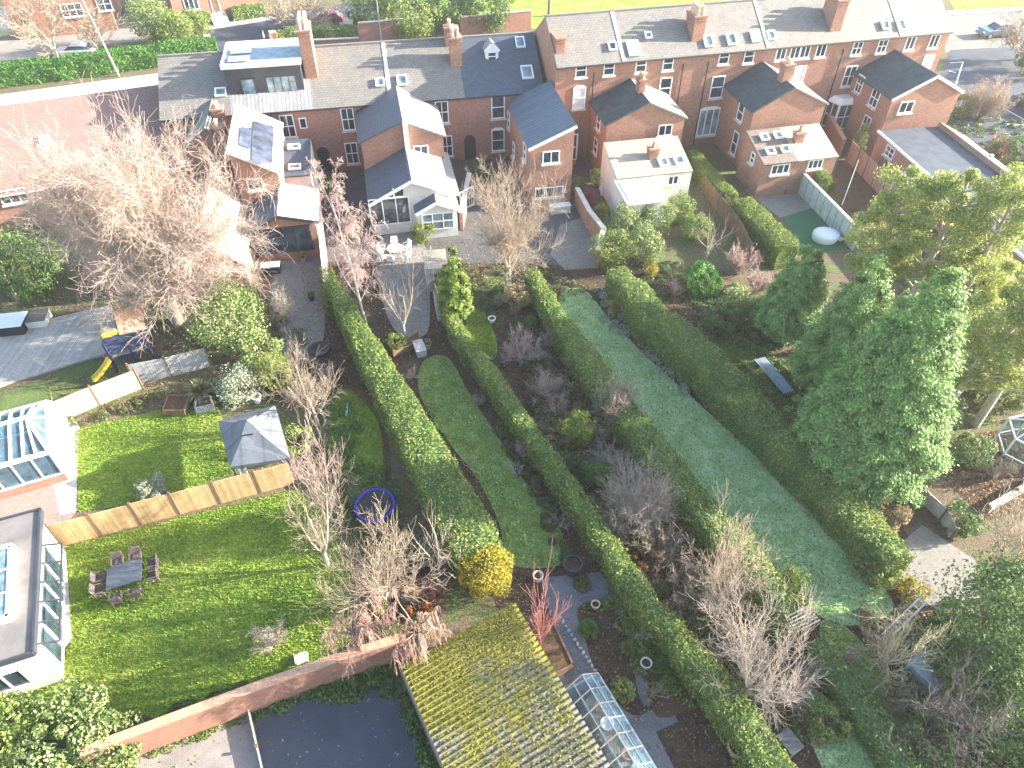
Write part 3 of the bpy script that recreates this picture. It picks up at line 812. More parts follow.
# chimneys
def chim(H_, px, py, ytop, w, d, pots, rows=1, brick='brick', pot='buff_pot', poth=.5):
    c = on_roof(H_, px, py); h = height_to(c, ytop)
    return chimney(H_['t'], c, w, d, h, H_['u'], pots, brick, pot, rows, poth=poth)
chim(H1, 311, 66, 27, .95, 2.4, 5, 2, pot='stone', poth=.8)
chim(H2, 456, 62, 37, .95, 1.1, 3, 2, poth=.7)
chim(H2, 450, 44, 27, .8, .8, 2, 1)
# aerial on chimney
m = MB(); q = on_roof(H1, 305, 66)-H1['t'].location+Z*2.6
m.tube([q, q+Z*1.2], .02, 4)
for k in range(2): m.bar(q+Z*(.5+.5*k)-H1['u']*1.1, q+Z*(.5+.5*k)+H1['u']*.2, .03)
m.build('aerial', M['steel'], H1['t'])
# box dormer on H1
def dormer_box(H_):
    t = H_['t']; o = t.location; u = H_['u']; n = H_['n']; bk = -n; pt = H_['pt']
    s0, s1 = sL(231)+.1, sL(313)-.5; he = LR['he']; sl = LR['rise']/LR['half']
    d0 = 1.6; zt = he+LR['rise']+.15; zb = he+d0*sl
    m = MB(o)
    prof = [pt(s0, d0, zb), pt(s0, d0, zt-.1), pt(s0, 6.4, zt+.05), pt(s0, 6.4, he+2.0)]
    m.prism(prof, [p+u*(s1-s0) for p in prof]); m.build('dormer_wall', M['zinc'], t)
    r = MB(o); a = pt(s0-.15, d0-.2, zt); slab(r, a, pt(s1+.15, d0-.2, zt), pt(s1+.15, 6.5, zt+.12), pt(s0-.15, 6.5, zt+.12), .1); r.build('dormer_roof', M['lead'], t)
    e = MB(o)
    e.bar(pt(s0-.15, d0-.2, zt+.06), pt(s1+.15, d0-.2, zt+.06), .35, .14); e.bar(pt(s0-.15, 6.3, zt+.2), pt(s1+.15, 6.3, zt+.2), .7, .14); e.bar(pt(s0-.1, d0, zt+.1), pt(s0-.1, 6.5, zt+.2), .25, .16); e.build('roof_edging', M['white_rough'], t)
    P0 = pt(0, d0-.01, 0)
    wwin(t, P0, u, 249, 88, 1.1, 1.5, cols=1, rows=1, frame='zinc', glass='glass_sky_painted', sill=False, name='window')
    wwin(t, P0, u, 282, 85, 2.4, 1.5, cols=4, rows=1, frame='zinc', glass='glass_sky_painted', sill=False, name='window')
    for k in range(2):
        s = MB(o); c = pt(s0+1.2, d0+1+1.7*k, zt+.3); s.obox(c, u*.8, n*.45, Z*.06); s.build('rooflight', M['white'], t)
dormer_box(H1)
# small gabled dormer on H3
def small_dormer(H_, px, py):
    t = H_['t']; o = t.location; u = H_['u']; n = H_['n']; c = on_roof(H_, px, py)
    A = c-u*.55+Z*.75; B = c+u*.55+Z*.75; ap = c+Z*1.25
    profile_block(t, [A, ap, B], -n*1.6, 'white', 'slate_sun_paled', 'dormer_wall', 'dormer_roof', .1, .06, 'white', z0=c.z-.3)
    panel(t, 'window', c+Z*.32+n*.03, u, Z, n, .8, .75, cols=1, rows=2, sill=False)
small_dormer(H3, 492, 60)
# ---- right row
K1 = terrace_house('left end pair of the tall brick terrace, mossy low chimney at its gable', RR, sR(557), sR(692), 'slate_brown', 'brick', verge_at=[sR(624)])
K2 = terrace_house('middle pair of the tall brick terrace, wide pot-topped chimney on its left', RR, sR(692), sR(829), 'slate_brown', 'brick', verge_at=[sR(768)])
K3 = terrace_house('right end pair of the tall brick terrace beside the road', RR, sR(829), sR(952), 'slate_brown', 'brick', verge_at=[sR(901)])
for H_, L in ((K1, ((581, 70), (609, 68), (641, 65), (668, 63))), (K2, ((724, 57), (749, 56), (781, 53), (795, 52), (805, 51), (821, 50))), (K3, ((857, 48), (882, 46), (910, 43), (934, 41)))):
    for i, (x, y) in enumerate(L): rwin(H_, x, y, .95, 1.15, cols=1 if H_ is K1 or i < 2 and H_ is K2 else 2, rows=2 if H_ is K1 or i < 2 else 1)
rwin(K1, 579, 98, 1.1, 1.8, cols=1, arch=True, glass='blind'); rwin(K1, 665, 88, 1.1, 1.8, cols=1); rwin(K2, 717, 87, 1.2, 1.9, cols=1)
rwin(K2, 799, 74, 1.1, 1.5, cols=1, glass='blind'); rwin(K3, 849, 76, 1.15, 1.8, cols=2); rwin(K3, 927, 63, 1.1, 1.5, cols=1, glass='blind')
wwin(K2['t'], K2['W'], K2['u'], 708, 122, 2.0, 2.5, cols=3, rows=1, arch=True, name='french_doors', glass='glass_sky_painted', bar=.12); 
for H_, x, y in ((K1, 684, 60), (K2, 709, 58), (K3, 840, 60), (K1, 594, 70)): downpipe(H_['t'], H_['W'], H_['u'], x, y, 0, 7.4)
for H_, x, y, w, h, gl in ((K1, 612, 47, .7, .8, 'glass'), (K1, 633, 49, 1.0, 1.4, 'white'), (K1, 648, 36, .6, .6, 'glass_sky_painted'), (K2, 708, 42, .85, 1.1, 'glass_sky_painted'), (K2, 731, 40, .85, 1.1, 'glass_sky_painted'), (K2, 755, 37, .85, 1.1, 'white'), (K2, 771, 36, .7, .9, 'glass_sky_painted'), (K3, 885, 26, .8, .9, 'glass_sky_painted'), (K3, 901, 26, .8, 1.0, 'glass_sky_painted')):
    sky(H_, x, y, w, h, glass=gl)
chim(K2, 694, 33, 14, 1.0, 1.7, 4, 2, poth=.7); chim(K3, 831, 22, -2, 1.0, 1.9, 4, 2, poth=.6); 
c = on_roof(K1, 558, 46); chimney(K1['t'], c, .7, 1.5, .75, K1['u'], 0, 'brick_orange')
# bay conservatory of K1 (curved black roof) and of K3
def bay(H_, pxl, pxr, ybase, zt, depth, label_roof='zinc'):
    t = H_['t']; o = t.location; u = H_['u']; n = H_['n']; W = H_['W']
    a = hit(pxl, ybase, W, n); b = hit(pxr, ybase, W, n); a.z = b.z = 0
    f = [a, b, b-u*(b-a).length*.18+n*depth, a+u*(b-a).length*.18+n*depth]
    m = MB(o); m.prism([p for p in f][::-1], [p+Z*.55 for p in f][::-1]); m.build('bay_base', M['brick'], t)
    r = MB(o); cx = sum(f, Vector())/4; r.prism([p+(p-cx)*.08+Z*zt for p in f][::-1], [p+(cx-p)*.25+Z*(zt+.45) for p in f][::-1]); r.build('bay_roof', M[label_roof], t)
    for p, q in ((f[1], f[2]), (f[2], f[3]), (f[3], f[0])):
        uu = (p-q).normalized(); nn = nvec(uu); L = (p-q).length
        panel(t, 'bay_window', (p+q)/2+Z*((zt+.55)/2), uu, Z, nn, L, zt-.55, cols=2 if L < 1.6 else 3, rows=2, sill=False)
bay(K1, 556, 576, 142, 2.9, 1.3); bay(K3, 823, 846, 118, 2.9, 1.2, 'white')
# ================================================================= rear wings
wA = gable_wing(H2['t'], (361, 143), (443, 136), (402, 122), 5.0, 11, 7.5, 'brick', ['slate_blue', 'slate_sun_paled'])  # dark left slope and pale right slope paint shade and sun
wwin(H2['t'], wA['A'], wA['u'], 421, 151, 1.15, .95, cols=2, rows=1)
m = MB(H2['t'].location); q = hit(405, 125, wA['A'], wA['n']); m.obox(Vector((q.x, q.y, 4.3))+wA['n']*.25, wA['u']*.2, wA['n']*.25, Z*2.1); m.build('flue', M['white_rough'], H2['t'])
wB = gable_wing(H3['t'], (530, 149), (575, 127), None, 5.0, 11, 8.6, 'brick', 'metal_seam', 'white', over=.15)
for x, y, w, h, c_ in ((551, 157, 1.35, 1.0, 2), (549, 192, 2.3, .9, 3)): wwin(H3['t'], wB['A'], wB['u'], x, y, w, h, cols=c_, rows=1)
def leftwin(H_, w_, px, py, w, h, **kw):
    """window on a wing's left wall"""
    lu = w_['n']; A = w_['A']   # along the wall towards the camera, facing left
    return panel(H_['t'], 'window', hit(px, py, A, w_['u']), lu, Z, -w_['u'], w, h, **kw)
leftwin(H3, wB, 525, 152, .9, 1.4, cols=1); leftwin(H3, wB, 509, 120, .9, 1.4, cols=1); leftwin(H3, wB, 514, 150, .8, 1.3, cols=1)
wC = gable_wing(K1['t'], (607, 125), (685, 118), (649, 103), 5.0, 11.5, 6.2, 'brick', ['slate_mossy_shaded', 'slate_sun_paled'])  # slopes coloured apart: painted shade left, painted sun right
wwin(K1['t'], wC['A'], wC['u'], 665, 130, 1.2, .95, cols=2, rows=1)
for x, y in ((599, 122), (596, 146)): leftwin(K1, wC, x, y, .9, 1.3, cols=1)
wD = gable_wing(K2['t'], (754, 112), (826, 104), (794, 88), 5.2, 12.5, 6.2, 'brick', ['slate_mossy_shaded', 'slate_sun_paled'])
leftwin(K2, wD, 741, 112, 1.0, 1.5, cols=1); leftwin(K2, wD, 735, 143, .9, 2.0, cols=1)
wE = gable_wing(K3['t'], (893, 99), (961, 91), (937, 76), 5.2, 13, 6.2, 'brick', ['slate_mossy_shaded', 'slate_sun_paled'], 'white')
wwin(K3['t'], wE['A'], wE['u'], 906, 107, 1.35, 1.0, cols=2, rows=1)
leftwin(K3, wE, 875, 98, 1.1, 1.5); leftwin(K3, wE, 860, 84, .9, 1.5); leftwin(K3, wE, 866, 125, 1.0, 1.6)
# chimneys on wings
def wing_chim(H_, w_, px, py, ytop, side, pots, w=.6, d=.7, pot='terracotta', rows=1, poth=.4):
    """px,py on the ridge line of the wing"""
    ap = w_['prof'][1]; q = hit(px, py, ap, w_['u']); h = height_to(q, ytop)
    chimney(H_['t'], q, w, d, h, w_['u'], pots, 'brick', pot, rows, poth=poth)
wing_chim(K2, wD, 784, 80, 64, 0, 2, .8, .8, 'buff_pot', 1, .35); wing_chim(K1, wC, 640, 90, 79, 0, 3, .5, .9)
# lean-to extensions: sloping roof from wing gable towards the garden
def leanto(H_, tl, tr, nl, nr, zt, ze, roof, wall, az, z0=0, roofn='lean_to_roof', splits=None):
    t = H_['t']; o = t.location; A = G(*nl, ze); u = uvec(az); n = nvec(u); B = hit(*nr, A, n); B.z = ze
    T = G(*tl, zt); dp = (T-A).dot(-n); Ta = A-n*dp; Ta.z = zt; Tb = B-n*dp; Tb.z = zt
    m = MB(o); a0 = Vector((A.x, A.y, z0)); b0 = Vector((B.x, B.y, z0)); ta = Vector((Ta.x, Ta.y, z0)); tb = Vector((Tb.x, Tb.y, z0))
    m.poly([a0, b0, B, A]); m.poly([b0, tb, Tb, B]); m.poly([ta, a0, A, Ta]); m.poly([a0, ta, tb, b0]); m.poly([A, B, Tb, Ta]); m.build('extension_wall', M[wall], t)
    ov = n*.15
    parts = splits or [(0, 1, roof)]
    for f0, f1, mt in parts:
        r = MB(o); slab(r, A.lerp(B, f0)+ov, A.lerp(B, f1)+ov, Ta.lerp(Tb, f1), Ta.lerp(Tb, f0), .1); r.build(roofn, M[mt], t)
    return dict(A=A, B=B, u=u, n=n, prof=[A, B], Ta=Ta, slope=Ta-A)
xC = leanto(K1, (609, 143), (690, 137), (616, 179), (692, 172), 4.0, 2.9, 'tile_buff', 'white_rough', 11.5)
for x, y in ((663, 163), (679, 161)): roofwin(K1['t'], xC['A'], xC['u'], xC['slope'], x, y, .8, .9)
c = hit(652, 158, xC['A'], xC['u'].cross(xC['slope']).normalized()); chimney(K1['t'], c, .7, .7, .8, xC['u'], 1, 'brick', 'terracotta', poth=.45)
fC = leanto(K1, (615, 180), (655, 174), (627, 205), (667, 197), 2.75, 2.6, 'white', 'white_rough', 11.5, roofn='flat_roof')
m = MB(K1['t'].location); up = Z*.16
m.poly([fC['A'].lerp(fC['B'], .08)+up-fC['n']*.25, fC['A'].lerp(fC['B'], .92)+up-fC['n']*.25, fC['A'].lerp(fC['B'], .92)+fC['slope']*.85+up, fC['A'].lerp(fC['B'], .08)+fC['slope']*.85+up]); m.build('roof_sheet', M['tarp'], K1['t'])
wwin(K1['t'], xC['A'], xC['u'], 673, 180, .9, .8, cols=2, rows=1)
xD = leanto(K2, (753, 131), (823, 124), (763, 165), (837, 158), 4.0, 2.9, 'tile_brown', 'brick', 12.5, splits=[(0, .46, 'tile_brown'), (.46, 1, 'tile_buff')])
for x, y in ((764, 138), (778, 136), (770, 152), (785, 150)): roofwin(K2['t'], xD['A'], xD['u'], xD['slope'], x, y, .75, .75)
c = hit(797, 142, xD['A'], xD['u'].cross(xD['slope']).normalized()); chimney(K2['t'], c, .7, .6, .8, xD['u'], 1, 'brick', 'terracotta', poth=.5)
wwin(K2['t'], xD['A'], xD['u'], 780, 169, 1.6, .85, cols=3, rows=1); wwin(K2['t'], xD['A'], xD['u'], 815, 164, 1.3, .8, cols=3, rows=1)
leftwin(K2, dict(A=xD['A'], u=xD['u'], n=xD['n']), 753, 158, .6, .9, cols=1)
# A's garden room: white gable, slate slopes; then the little porch
A_ = gable_wing(H2['t'], (371, 204), (456, 193), (411, 181), 2.7, 11, 6.4, 'white_rough', ['slate_blue', 'slate_sun_paled'], 'white', wn='garden_room_wall', rn='garden_room_roof')  # shade painted into the left slope's slate, sun into the right
wwin(H2['t'], A_['A'], A_['u'], 390, 211, 3.0, 2.2, cols=3, rows=1, name='garden_doors', sill=False)
o = H2['t'].location; m = MB(o); u = A_['u']; n = A_['n']
a = hit(383, 198, A_['A'], n)+n*.03; b = hit(403, 195, A_['A'], n)+n*.03; c = hit(403, 187, A_['A'], n)+n*.03; b.z = a.z
m.prism([a, b, c], [p+n*.03 for p in (a, b, c)]); m.build('gable_glazing', M['glass'], H2['t'])
m = MB(o); mid = a.lerp(b, .55)+n*.04; m.bar(mid, Vector((mid.x, mid.y, c.z)), .1, .06); m.bar(a+n*.04, b+n*.04, .1, .1); m.build('gable_frame', M['white'], H2['t'])
P_ = gable_wing(H2['t'], (417, 214), (457, 209), (436, 203), 2.2, 11, 3.4, 'white_rough', ['slate_blue', 'white_rough'], 'white', wn='porch_wall', rn='porch_roof', over=.12)  # white right slope paints the sun, dark left slope the shade
wwin(H2['t'], P_['A'], P_['u'], 438, 221, 2.4, 1.4, cols=3, rows=2, name='porch_window', sill=False, glass='glass_sky_painted')
# H1's wings: high white mono roof with solar panels; the white also paints its sunlight
S_ = gable_wing(H1['t'], (228, 152), (277, 171), None, 6.7, 11, 8.0, 'brick', 'white_rough', 'white_rough', over=.15)
rn_ = (S_['prof'][1]-S_['prof'][0]).normalized(); vb = -S_['n']; nn = rn_.cross(vb).normalized()
def plate(name, pxs, mat, P0, nrm, parent, lift=.2, th=.05):
    m = MB(parent.location); q = [hit(x, y, P0+nrm*lift, nrm) for x, y in pxs]
    m.prism(q, [p+nrm*th for p in q]); return m.build(name, M[mat], parent)
plate('solar_panel', [(251, 164), (272, 163), (274, 127), (253, 121)][::1], 'solar', S_['A'], nn, H1['t'])
plate('solar_panel', [(239, 145), (250, 149), (251, 128), (240, 127)], 'solar', S_['A'], nn, H1['t'])
wwin(H1['t'], S_['A'], S_['u'], 255, 184, 1.1, .9, cols=1, rows=1, frame='stone')
S2 = leanto(H1, (284, 141), (311, 141), (283, 177), (312, 181), 3.9, 3.0, 'slate_blue', 'white_rough', 9)
for x, y in ((294, 148), (295, 168)): roofwin(H1['t'], S2['A'], S2['u'], S2['slope'], x, y, .95, .6)
wwin(H1['t'], S2['A'], S2['u'], 294, 190, .8, .5, cols=1, rows=1, sill=False)
S3 = gable_wing(H1['t'], (253, 230), (315, 221), (277, 216), 2.7, 11, 4.5, 'brick', ['slate_blue', 'white_rough'], 'zinc', wn='garden_room_wall', rn='garden_room_roof', over=.25)  # sunlight painted as white on the right slope, shade as dark slate
wwin(H1['t'], S3['A'], S3['u'], 282, 240, 4.2, 2.1, cols=4, rows=1, frame='zinc', name='sliding_doors', sill=False)
# H0's wing chimney and wing
S0 = gable_wing(H0['t'], (185, 150), (222, 150), (206, 128), 4.8, 11, 6.5, 'brick', ['slate_brown', 'slate_brown'])
c = S0['prof'][2]+vb*2.5+Z*.2; chimney(H0['t'], c, .8, .9, 2.0, S0['u'], 2, 'brick', 'buff_pot', poth=.4)
c = S0['prof'][2]+vb*.6+Z*.2; chimney(H0['t'], c, .9, .9, 1.4, S0['u'], 2, 'brick', 'buff_pot', poth=.4)
# ================================================================= red roofed bungalow on the far left
bung = thing('bungalow', 'long low bungalow under a pale red tiled roof behind the big bare tree', 'house', G(60, 230))
A = G(-30, 200, 2.8); B = G(190, 164, 2.8); u = (B-A).normalized(); n = nvec(u)
T = G(0, 108, 6.0); dp = (T-A).dot(-n)
o = bung.location
m = MB(o)
a0 = A.copy(); a0.z = 0; L = [a0, A, A-n*dp+Z*3.2, A-n*2*dp, a0-n*2*dp]; Lx = (B-A).length
m.prism([p for p in L], [p+u*Lx for p in L]); m.build('wall', M['brick'], bung)
r = MB(o); ov = .3; sl = Vector((-n*dp+Z*3.2)).normalized()
slab(r, A-sl*ov+Z*.02, B-sl*ov+Z*.02, B-n*dp+Z*3.22, A-n*dp+Z*3.22); slab(r, A-n*dp+Z*3.22, B-n*dp+Z*3.22, B-n*2*dp+Z*.02, A-n*2*dp+Z*.02); r.build('roof', M['tile_red'], bung)
gutter(bung, A+n*.3, B+n*.3, 'white')
wwin(bung, A, u, 14, 196, 1.9, 1.1, cols=3, rows=1)
roofwin(bung, A, u, Vector(-n*dp+Z*3.2), 45, 141, .7, .8, name='roof_vent', glass='lead')
# its right wing; buff tile on the right slope paints the sunlight
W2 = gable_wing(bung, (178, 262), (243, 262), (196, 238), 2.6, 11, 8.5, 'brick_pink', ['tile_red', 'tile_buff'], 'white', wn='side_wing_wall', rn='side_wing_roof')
# ================================================================= long low annex right of the terrace (flat dark roof, white slope)
ax = thing('annex', 'long brick annex with a dark flat roof and a bright strip of tiled slope', 'building', G(930, 190))
u = nvec(uvec(13))*-1  # running away from the camera
A = G(1030, 262, 3.0); nl = G(880, 132, 3.0); uu = (A-nl); uu.z = 0; Lg = uu.length; uu.normalize(); wn = nvec(uu)   # wall facing left / camera
o = ax.location
q = hit(933, 122, nl, uu); wd = 5.2
side = -wn
L = [Vector((nl.x, nl.y, 0)), nl, nl+side*wd, nl+side*wd+Z*.45, nl+side*(wd+2.6)-Z*.9, nl+side*(wd+2.6)-Z*3.0]
m = MB(o); m.prism(L[::-1], [p+uu*Lg for p in L[::-1]]); m.build('wall', M['brick'], ax)
r = MB(o); slab(r, nl-side*.2+Z*.02, nl-side*.2+uu*Lg+Z*.02, nl+side*(wd-.02)+uu*Lg+Z*.02, nl+side*(wd-.02)+Z*.02); r.build('flat_roof', M['felt_dark'], ax)
r = MB(o); slab(r, nl+side*wd+Z*.46, nl+side*wd+uu*Lg+Z*.46, nl+side*(wd+2.8)+uu*Lg-Z*.9, nl+side*(wd+2.8)-Z*.9); r.build('tiled_slope', M['tile_buff'], ax)
e = MB(o); e.bar(nl-side*.25+Z*.1, nl-side*.25+uu*Lg+Z*.1, .12, .18); e.build('fascia', M['white'], ax)
for k, d in enumerate((5.5, 9.5, 13.0)):
    v_ = MB(o); c = nl+side*(wd+1.3)+uu*d-Z*.1; v_.box(c, .35, .25, .3, R(20)); v_.build('roof_vent', M['lead'], ax)
for x, y in ((890, 152), (918, 175)):
    panel(ax, 'window', hit(x, y, nl, wn), uu, Z, wn, 1.2, .9, cols=2, rows=2)
m = MB(o); q = [G(x, y, 2.5) for x, y in ((896, 176), (912, 168), (948, 203), (934, 214))]; m.prism(q, [p+Z*.07 for p in q]); m.build('canopy_roof', M['white_rough'], ax)
for p in (q[0], q[3]): m = MB(o); m.bar(Vector((p.x, p.y, 0)), p, .1); m.build('canopy_post', M['white'], ax)
# ================================================================= buildings at the lower left
gr = thing('garden_room', 'white garden room with a grey felt roof and blue skylight at the lawn edge', 'building', G(20, 640))
zt = 2.9
c1 = G(43, 512, zt); c2 = G(36, 655, zt); c3 = G(-60, 690, zt); c4 = G(-60, 540, zt)
c3 = c2+(c4-c1)
o = gr.location; m = MB(o)
ctr = (c1+c2+c3+c4)/4
def ins(p, d): return p+(ctr-p).normalized()*d
loop = [c2, c1, c4, c3]
w0 = [ins(p, .35) for p in loop]
m.prism([Vector((p.x, p.y, 0)) for p in w0], [Vector((p.x, p.y, zt)) for p in w0]); m.build('wall', M['white_rough'], gr)
r = MB(o); r.prism(loop, [p+Z*.22 for p in loop]); r.build('roof', M['felt_grey'], gr)
e = MB(o)
for i in range(4): e.bar(loop[i]+Z*.16, loop[(i+1) % 4]+Z*.16, .1, .3)
e.build('fascia', M['zinc'], gr)
k = MB(o); q = [G(x, y, zt+.45) for x, y in ((-12, 622), (9, 617), (12, 546), (-12, 552))]; k.prism(q, [p+Z*.06 for p in q]); ko = k.build('skylight', M['glass_sky_painted'], gr)
k = MB(o); q2 = q+[q[0]]
for i in range(4): k.bar(q2[i]-Z*.08, q2[i+1]-Z*.08, .22, .36)
for f in (.33, .66): k.bar(q[0].lerp(q[3], f)+Z*.07, q[1].lerp(q[2], f)+Z*.07, .08, .05)
k.build('skylight_kerb', M['white'], gr)
du = (c1-c2).normalized(); dn = nvec(du)
wl = w0[0]; uw = (w0[1]-w0[0]).normalized()
for i in range(5):
    d = 1.0+i*((w0[1]-w0[0]).length-1.6)/5
    panel(gr, 'window', wl+uw*d+Z*(-zt+1.35), uw, Z, nvec(uw), 1.05, 2.2, cols=1, rows=1, sill=False)
un = (w0[0]-w0[3]).normalized()
panel(gr, 'window', w0[0]-un*1.6+Z*(-zt+1.3), un, Z, nvec(un), 1.5, 1.3, cols=2, rows=1, glass='glass')
# glazed canopy frame on its lawn side
cf = MB(o); gl = MB(o)
P = [wl+uw*(.4+k*1.0)-Z*.3 for k in range(6)]
for p in P: cf.bar(p, p+nvec(uw)*.75-Z*.3, .06, .08)
cf.bar(P[0]+nvec(uw)*.75-Z*.3, P[-1]+nvec(uw)*.75-Z*.3, .07, .08); cf.build('canopy_frame', M['zinc'], gr)
# conservatory
cs = thing('conservatory', 'white framed conservatory with a blue tinted glass roof by the patio', 'conservatory', G(25, 470))
o = cs.location
ze = 2.3; a = G(47, 402, ze); b = G(49, 452, ze); c = G(-50, 480, ze); d = G(-50, 428, ze)
c = b+(d-a); rid0 = (a+b)/2; rid1 = (c+d)/2
nr_ = rid0.lerp(rid1, .14)+Z*.9; fr_ = rid0.lerp(rid1, .9)+Z*.9
bs = MB(o); lp = [b, a, d, c]; bs.prism([Vector((p.x, p.y, 0)) for p in lp], [Vector((p.x, p.y, .6)) for p in lp]); bs.build('dwarf_wall', M['brick'], cs)
g1 = MB(o)
for i in range(4):
    p = lp[i]; q = lp[(i+1) % 4]; g1.poly([Vector((p.x, p.y, .6)), Vector((q.x, q.y, .6)), q-Z*.05, p-Z*.05])
g1.build('side_glazing', M['clear2'], cs)
g2 = MB(o); g2.poly([a, nr_, b]); g2.poly([b, nr_, fr_, c]); g2.poly([c, fr_, d]); g2.poly([d, fr_, nr_, a]); g2.build('roof_glazing', M['clear2'], cs)
f = MB(o)
for i in range(4):
    p = lp[i]; q = lp[(i+1) % 4]
    f.bar(p, q, .2, .16); f.bar(Vector((p.x, p.y, .65)), Vector((q.x, q.y, .65)), .1, .1)
    f.bar(Vector((p.x, p.y, .6)), p, .14)
    L_ = (q-p).length; k = max(2, int(L_/.9))
    for j in range(1, k): s = p.lerp(q, j/k); f.bar(Vector((s.x, s.y, .6)), s, .08)
for p, q in ((a, nr_), (b, nr_), (nr_, fr_), (c, fr_), (d, fr_)): f.bar(p+Z*.05, q+Z*.05, .16, .14)
for j in range(1, 8):
    s = b.lerp(c, j/8); r_ = nr_.lerp(fr_, max(0, (j/8-.2)/.8)); f.bar(s+Z*.05, r_+Z*.05, .1, .1)
    s = a.lerp(d, j/8); f.bar(s+Z*.05, r_+Z*.05, .1, .1)
for j in range(1, 3): s = a.lerp(b, j/3); f.bar(s+Z*.05, nr_+Z*.05, .1, .1)
f.build('frame', M['white'], cs)
sh = thing('white_lean_to', 'blank white rendered lean-to between the conservatory and the lawn', 'outbuilding', G(64, 450))
o = sh.location; m = MB(o)
p = [G(50, 452, 2.2), G(58, 448, 1.7), G(56, 402, 1.7), G(48, 400, 2.2)]
m.prism([Vector((q.x, q.y, 0)) for q in p], p); m.build('wall', M['white_rough'], sh)
# far-left houses at the top
fh = thing('detached_house', 'brick house with white framed windows at the top left behind the drive', 'house', G(60, 18))
A = G(20, 40, 0); B = G(118, 30, 0); u = (B-A).normalized(); n = nvec(u); o = fh.location
A.z = B.z = 5
profile_block(fh, [A, B], -n*9, 'brick', 'tile_brown')
wwin(fh, A, u, 72, 10, 2.3, 1.4, cols=3, rows=2); wwin(fh, A, u, 104, 4, 1.6, 1.4, cols=2, rows=2)
ga = thing('garage', 'cream rendered garage with a white panelled double door', 'garage', G(10, 30))
A = G(-20, 38, 0); B = G(26, 31, 0); u = (B-A).normalized(); n = nvec(u); A.z = B.z = 4.2; A += n*.6; B += n*.6
profile_block(ga, [A, B], -n*3, 'cream', 'white_rough')
wwin(ga, A, u, 12, 18, 3.2, 2.2, cols=4, rows=2, glass='white', name='garage_door', sill=False)
vh = thing('villa', 'brick villa with stone steps up to its front door beyond the dark drive', 'house', G(215, 8))
A = G(178, 26, 0); B = G(262, 14, 0); u = (B-A).normalized(); n = nvec(u); A.z = B.z = 6
profile_block(vh, [A, B], -n*9, 'brick', 'slate_sun_paled')
wwin(vh, A, u, 191, 3, 1.7, 1.5, cols=3, rows=1); 
q = G(216, 20); q = hit(216, 8, A, n); panel(vh, 'door', Vector((q.x, q.y, 1.9)), u, Z, n, 1.0, 2.1, cols=1, rows=1, glass='wood_brown', sill=False)
for k in range(6):
    s = MB(vh.location); s.box(Vector((q.x, q.y, 0))+n*(1.9-.32*k), 1.9, .34, .15*(k+1), math.atan2(u.y, u.x)); s.build('step', M['stone'], vh)
# ================================================================= ground
gm = MB(); gm.poly([(-260, -60, 0), (260, -60, 0), (260, 420, 0), (-260, 420, 0)]); go = gm.build('ground', M['ground']); go['kind'] = 'structure'
l1 = 0.004
patch('soil_beds', [(300, 250), (600, 230), (720, 300), (900, 520), (1040, 800), (560, 790), (480, 560), (400, 420), (300, 380)], l1, 'soil')
patch('gravel_forecourt', [(-40, 72), (100, 45), (150, 40), (140, 15), (-40, 30)], l1, 'gravel')
patch('sun_paled_front_strip', [(-40, 100), (240, 62), (240, 95), (150, 110), (-40, 130)], l1, 'concrete')  # pale concrete tone paints sunlight on the strip of front gardens
patch('asphalt_drive', [(200, 62), (205, 30), (225, 22), (330, 8), (362, -2), (400, -2), (400, 60), (290, 60)], l1*2, 'asphalt')
patch('drive_kerb', [(205, 26), (300, 12), (300, 15.5), (205, 30.5)], l1*3, 'concrete')
patch('far_lawn', [(425, 22), (450, -14), (780, -30), (900, -30), (700, 14), (560, 30)], l1*2, 'lawn')
patch('side_lawn', [(945, -8), (1060, -18), (1060, 6), (955, 10)], l1*2, 'lawn')
patch('road', [(940, 14), (1070, 6), (1070, 46), (945, 52)], l1*2, 'road')
patch('pavement', [(944, 12), (1070, 5), (1070, 9), (946, 16)], l1*3, 'concrete', h=.1)
patch('parking_court', [(950, 50), (1070, 44), (1070, 150), (985, 150), (930, 105)], l1*3, 'asphalt')
for a, b in (((950, 63), (963, 62)), ((963, 62), (956, 84)), ((1003, 108), (1035, 126)), ((1005, 124), (1040, 126)), ((949, 71), (956, 73))):
    A = G(*a); B = G(*b); d = (B-A).normalized()*.07; w = Vector((-d.y, d.x, 0)); m = MB(); m.poly([A-w+Z*.016, B-w+Z*.016, B+w+Z*.016, A+w+Z*.016]); x = m.build('parking_line', M['white']); x['kind'] = 'structure'
pl_big = patch('big_lawn', [(62, 548), (180, 518), (300, 488), (330, 520), (350, 570), (352, 640), (300, 672), (200, 706), (120, 738), (40, 740), (-60, 800), (-60, 690), (60, 668), (72, 640), (68, 560)], l1*2, 'lawn')
pl_left = patch('small_lawn', [(75, 430), (150, 412), (215, 402), (232, 440), (236, 472), (150, 502), (78, 512)], l1*2, 'lawn')
pl_play = patch('play_yard', [(-20, 402), (112, 354), (140, 372), (142, 392), (50, 425), (-20, 440)], l1*2, 'lawn_dull')
patch('deck_terrace', [(-30, 338), (60, 318), (112, 306), (116, 352), (10, 384), (-30, 400)], l1*3, 'decking', h=.12)
patch('brick_patio', [(-30, 520), (-30, 480), (50, 470), (78, 458), (78, 510), (50, 545)], l1*2, 'paving_brick')
patch('pale_path', [(50, 470), (62, 405), (80, 425), (76, 512), (60, 515)], l1*3, 'concrete')
patch('lawn_side_path', [(52, 530), (66, 548), (72, 640), (58, 655), (40, 600)], l1*3, 'concrete')
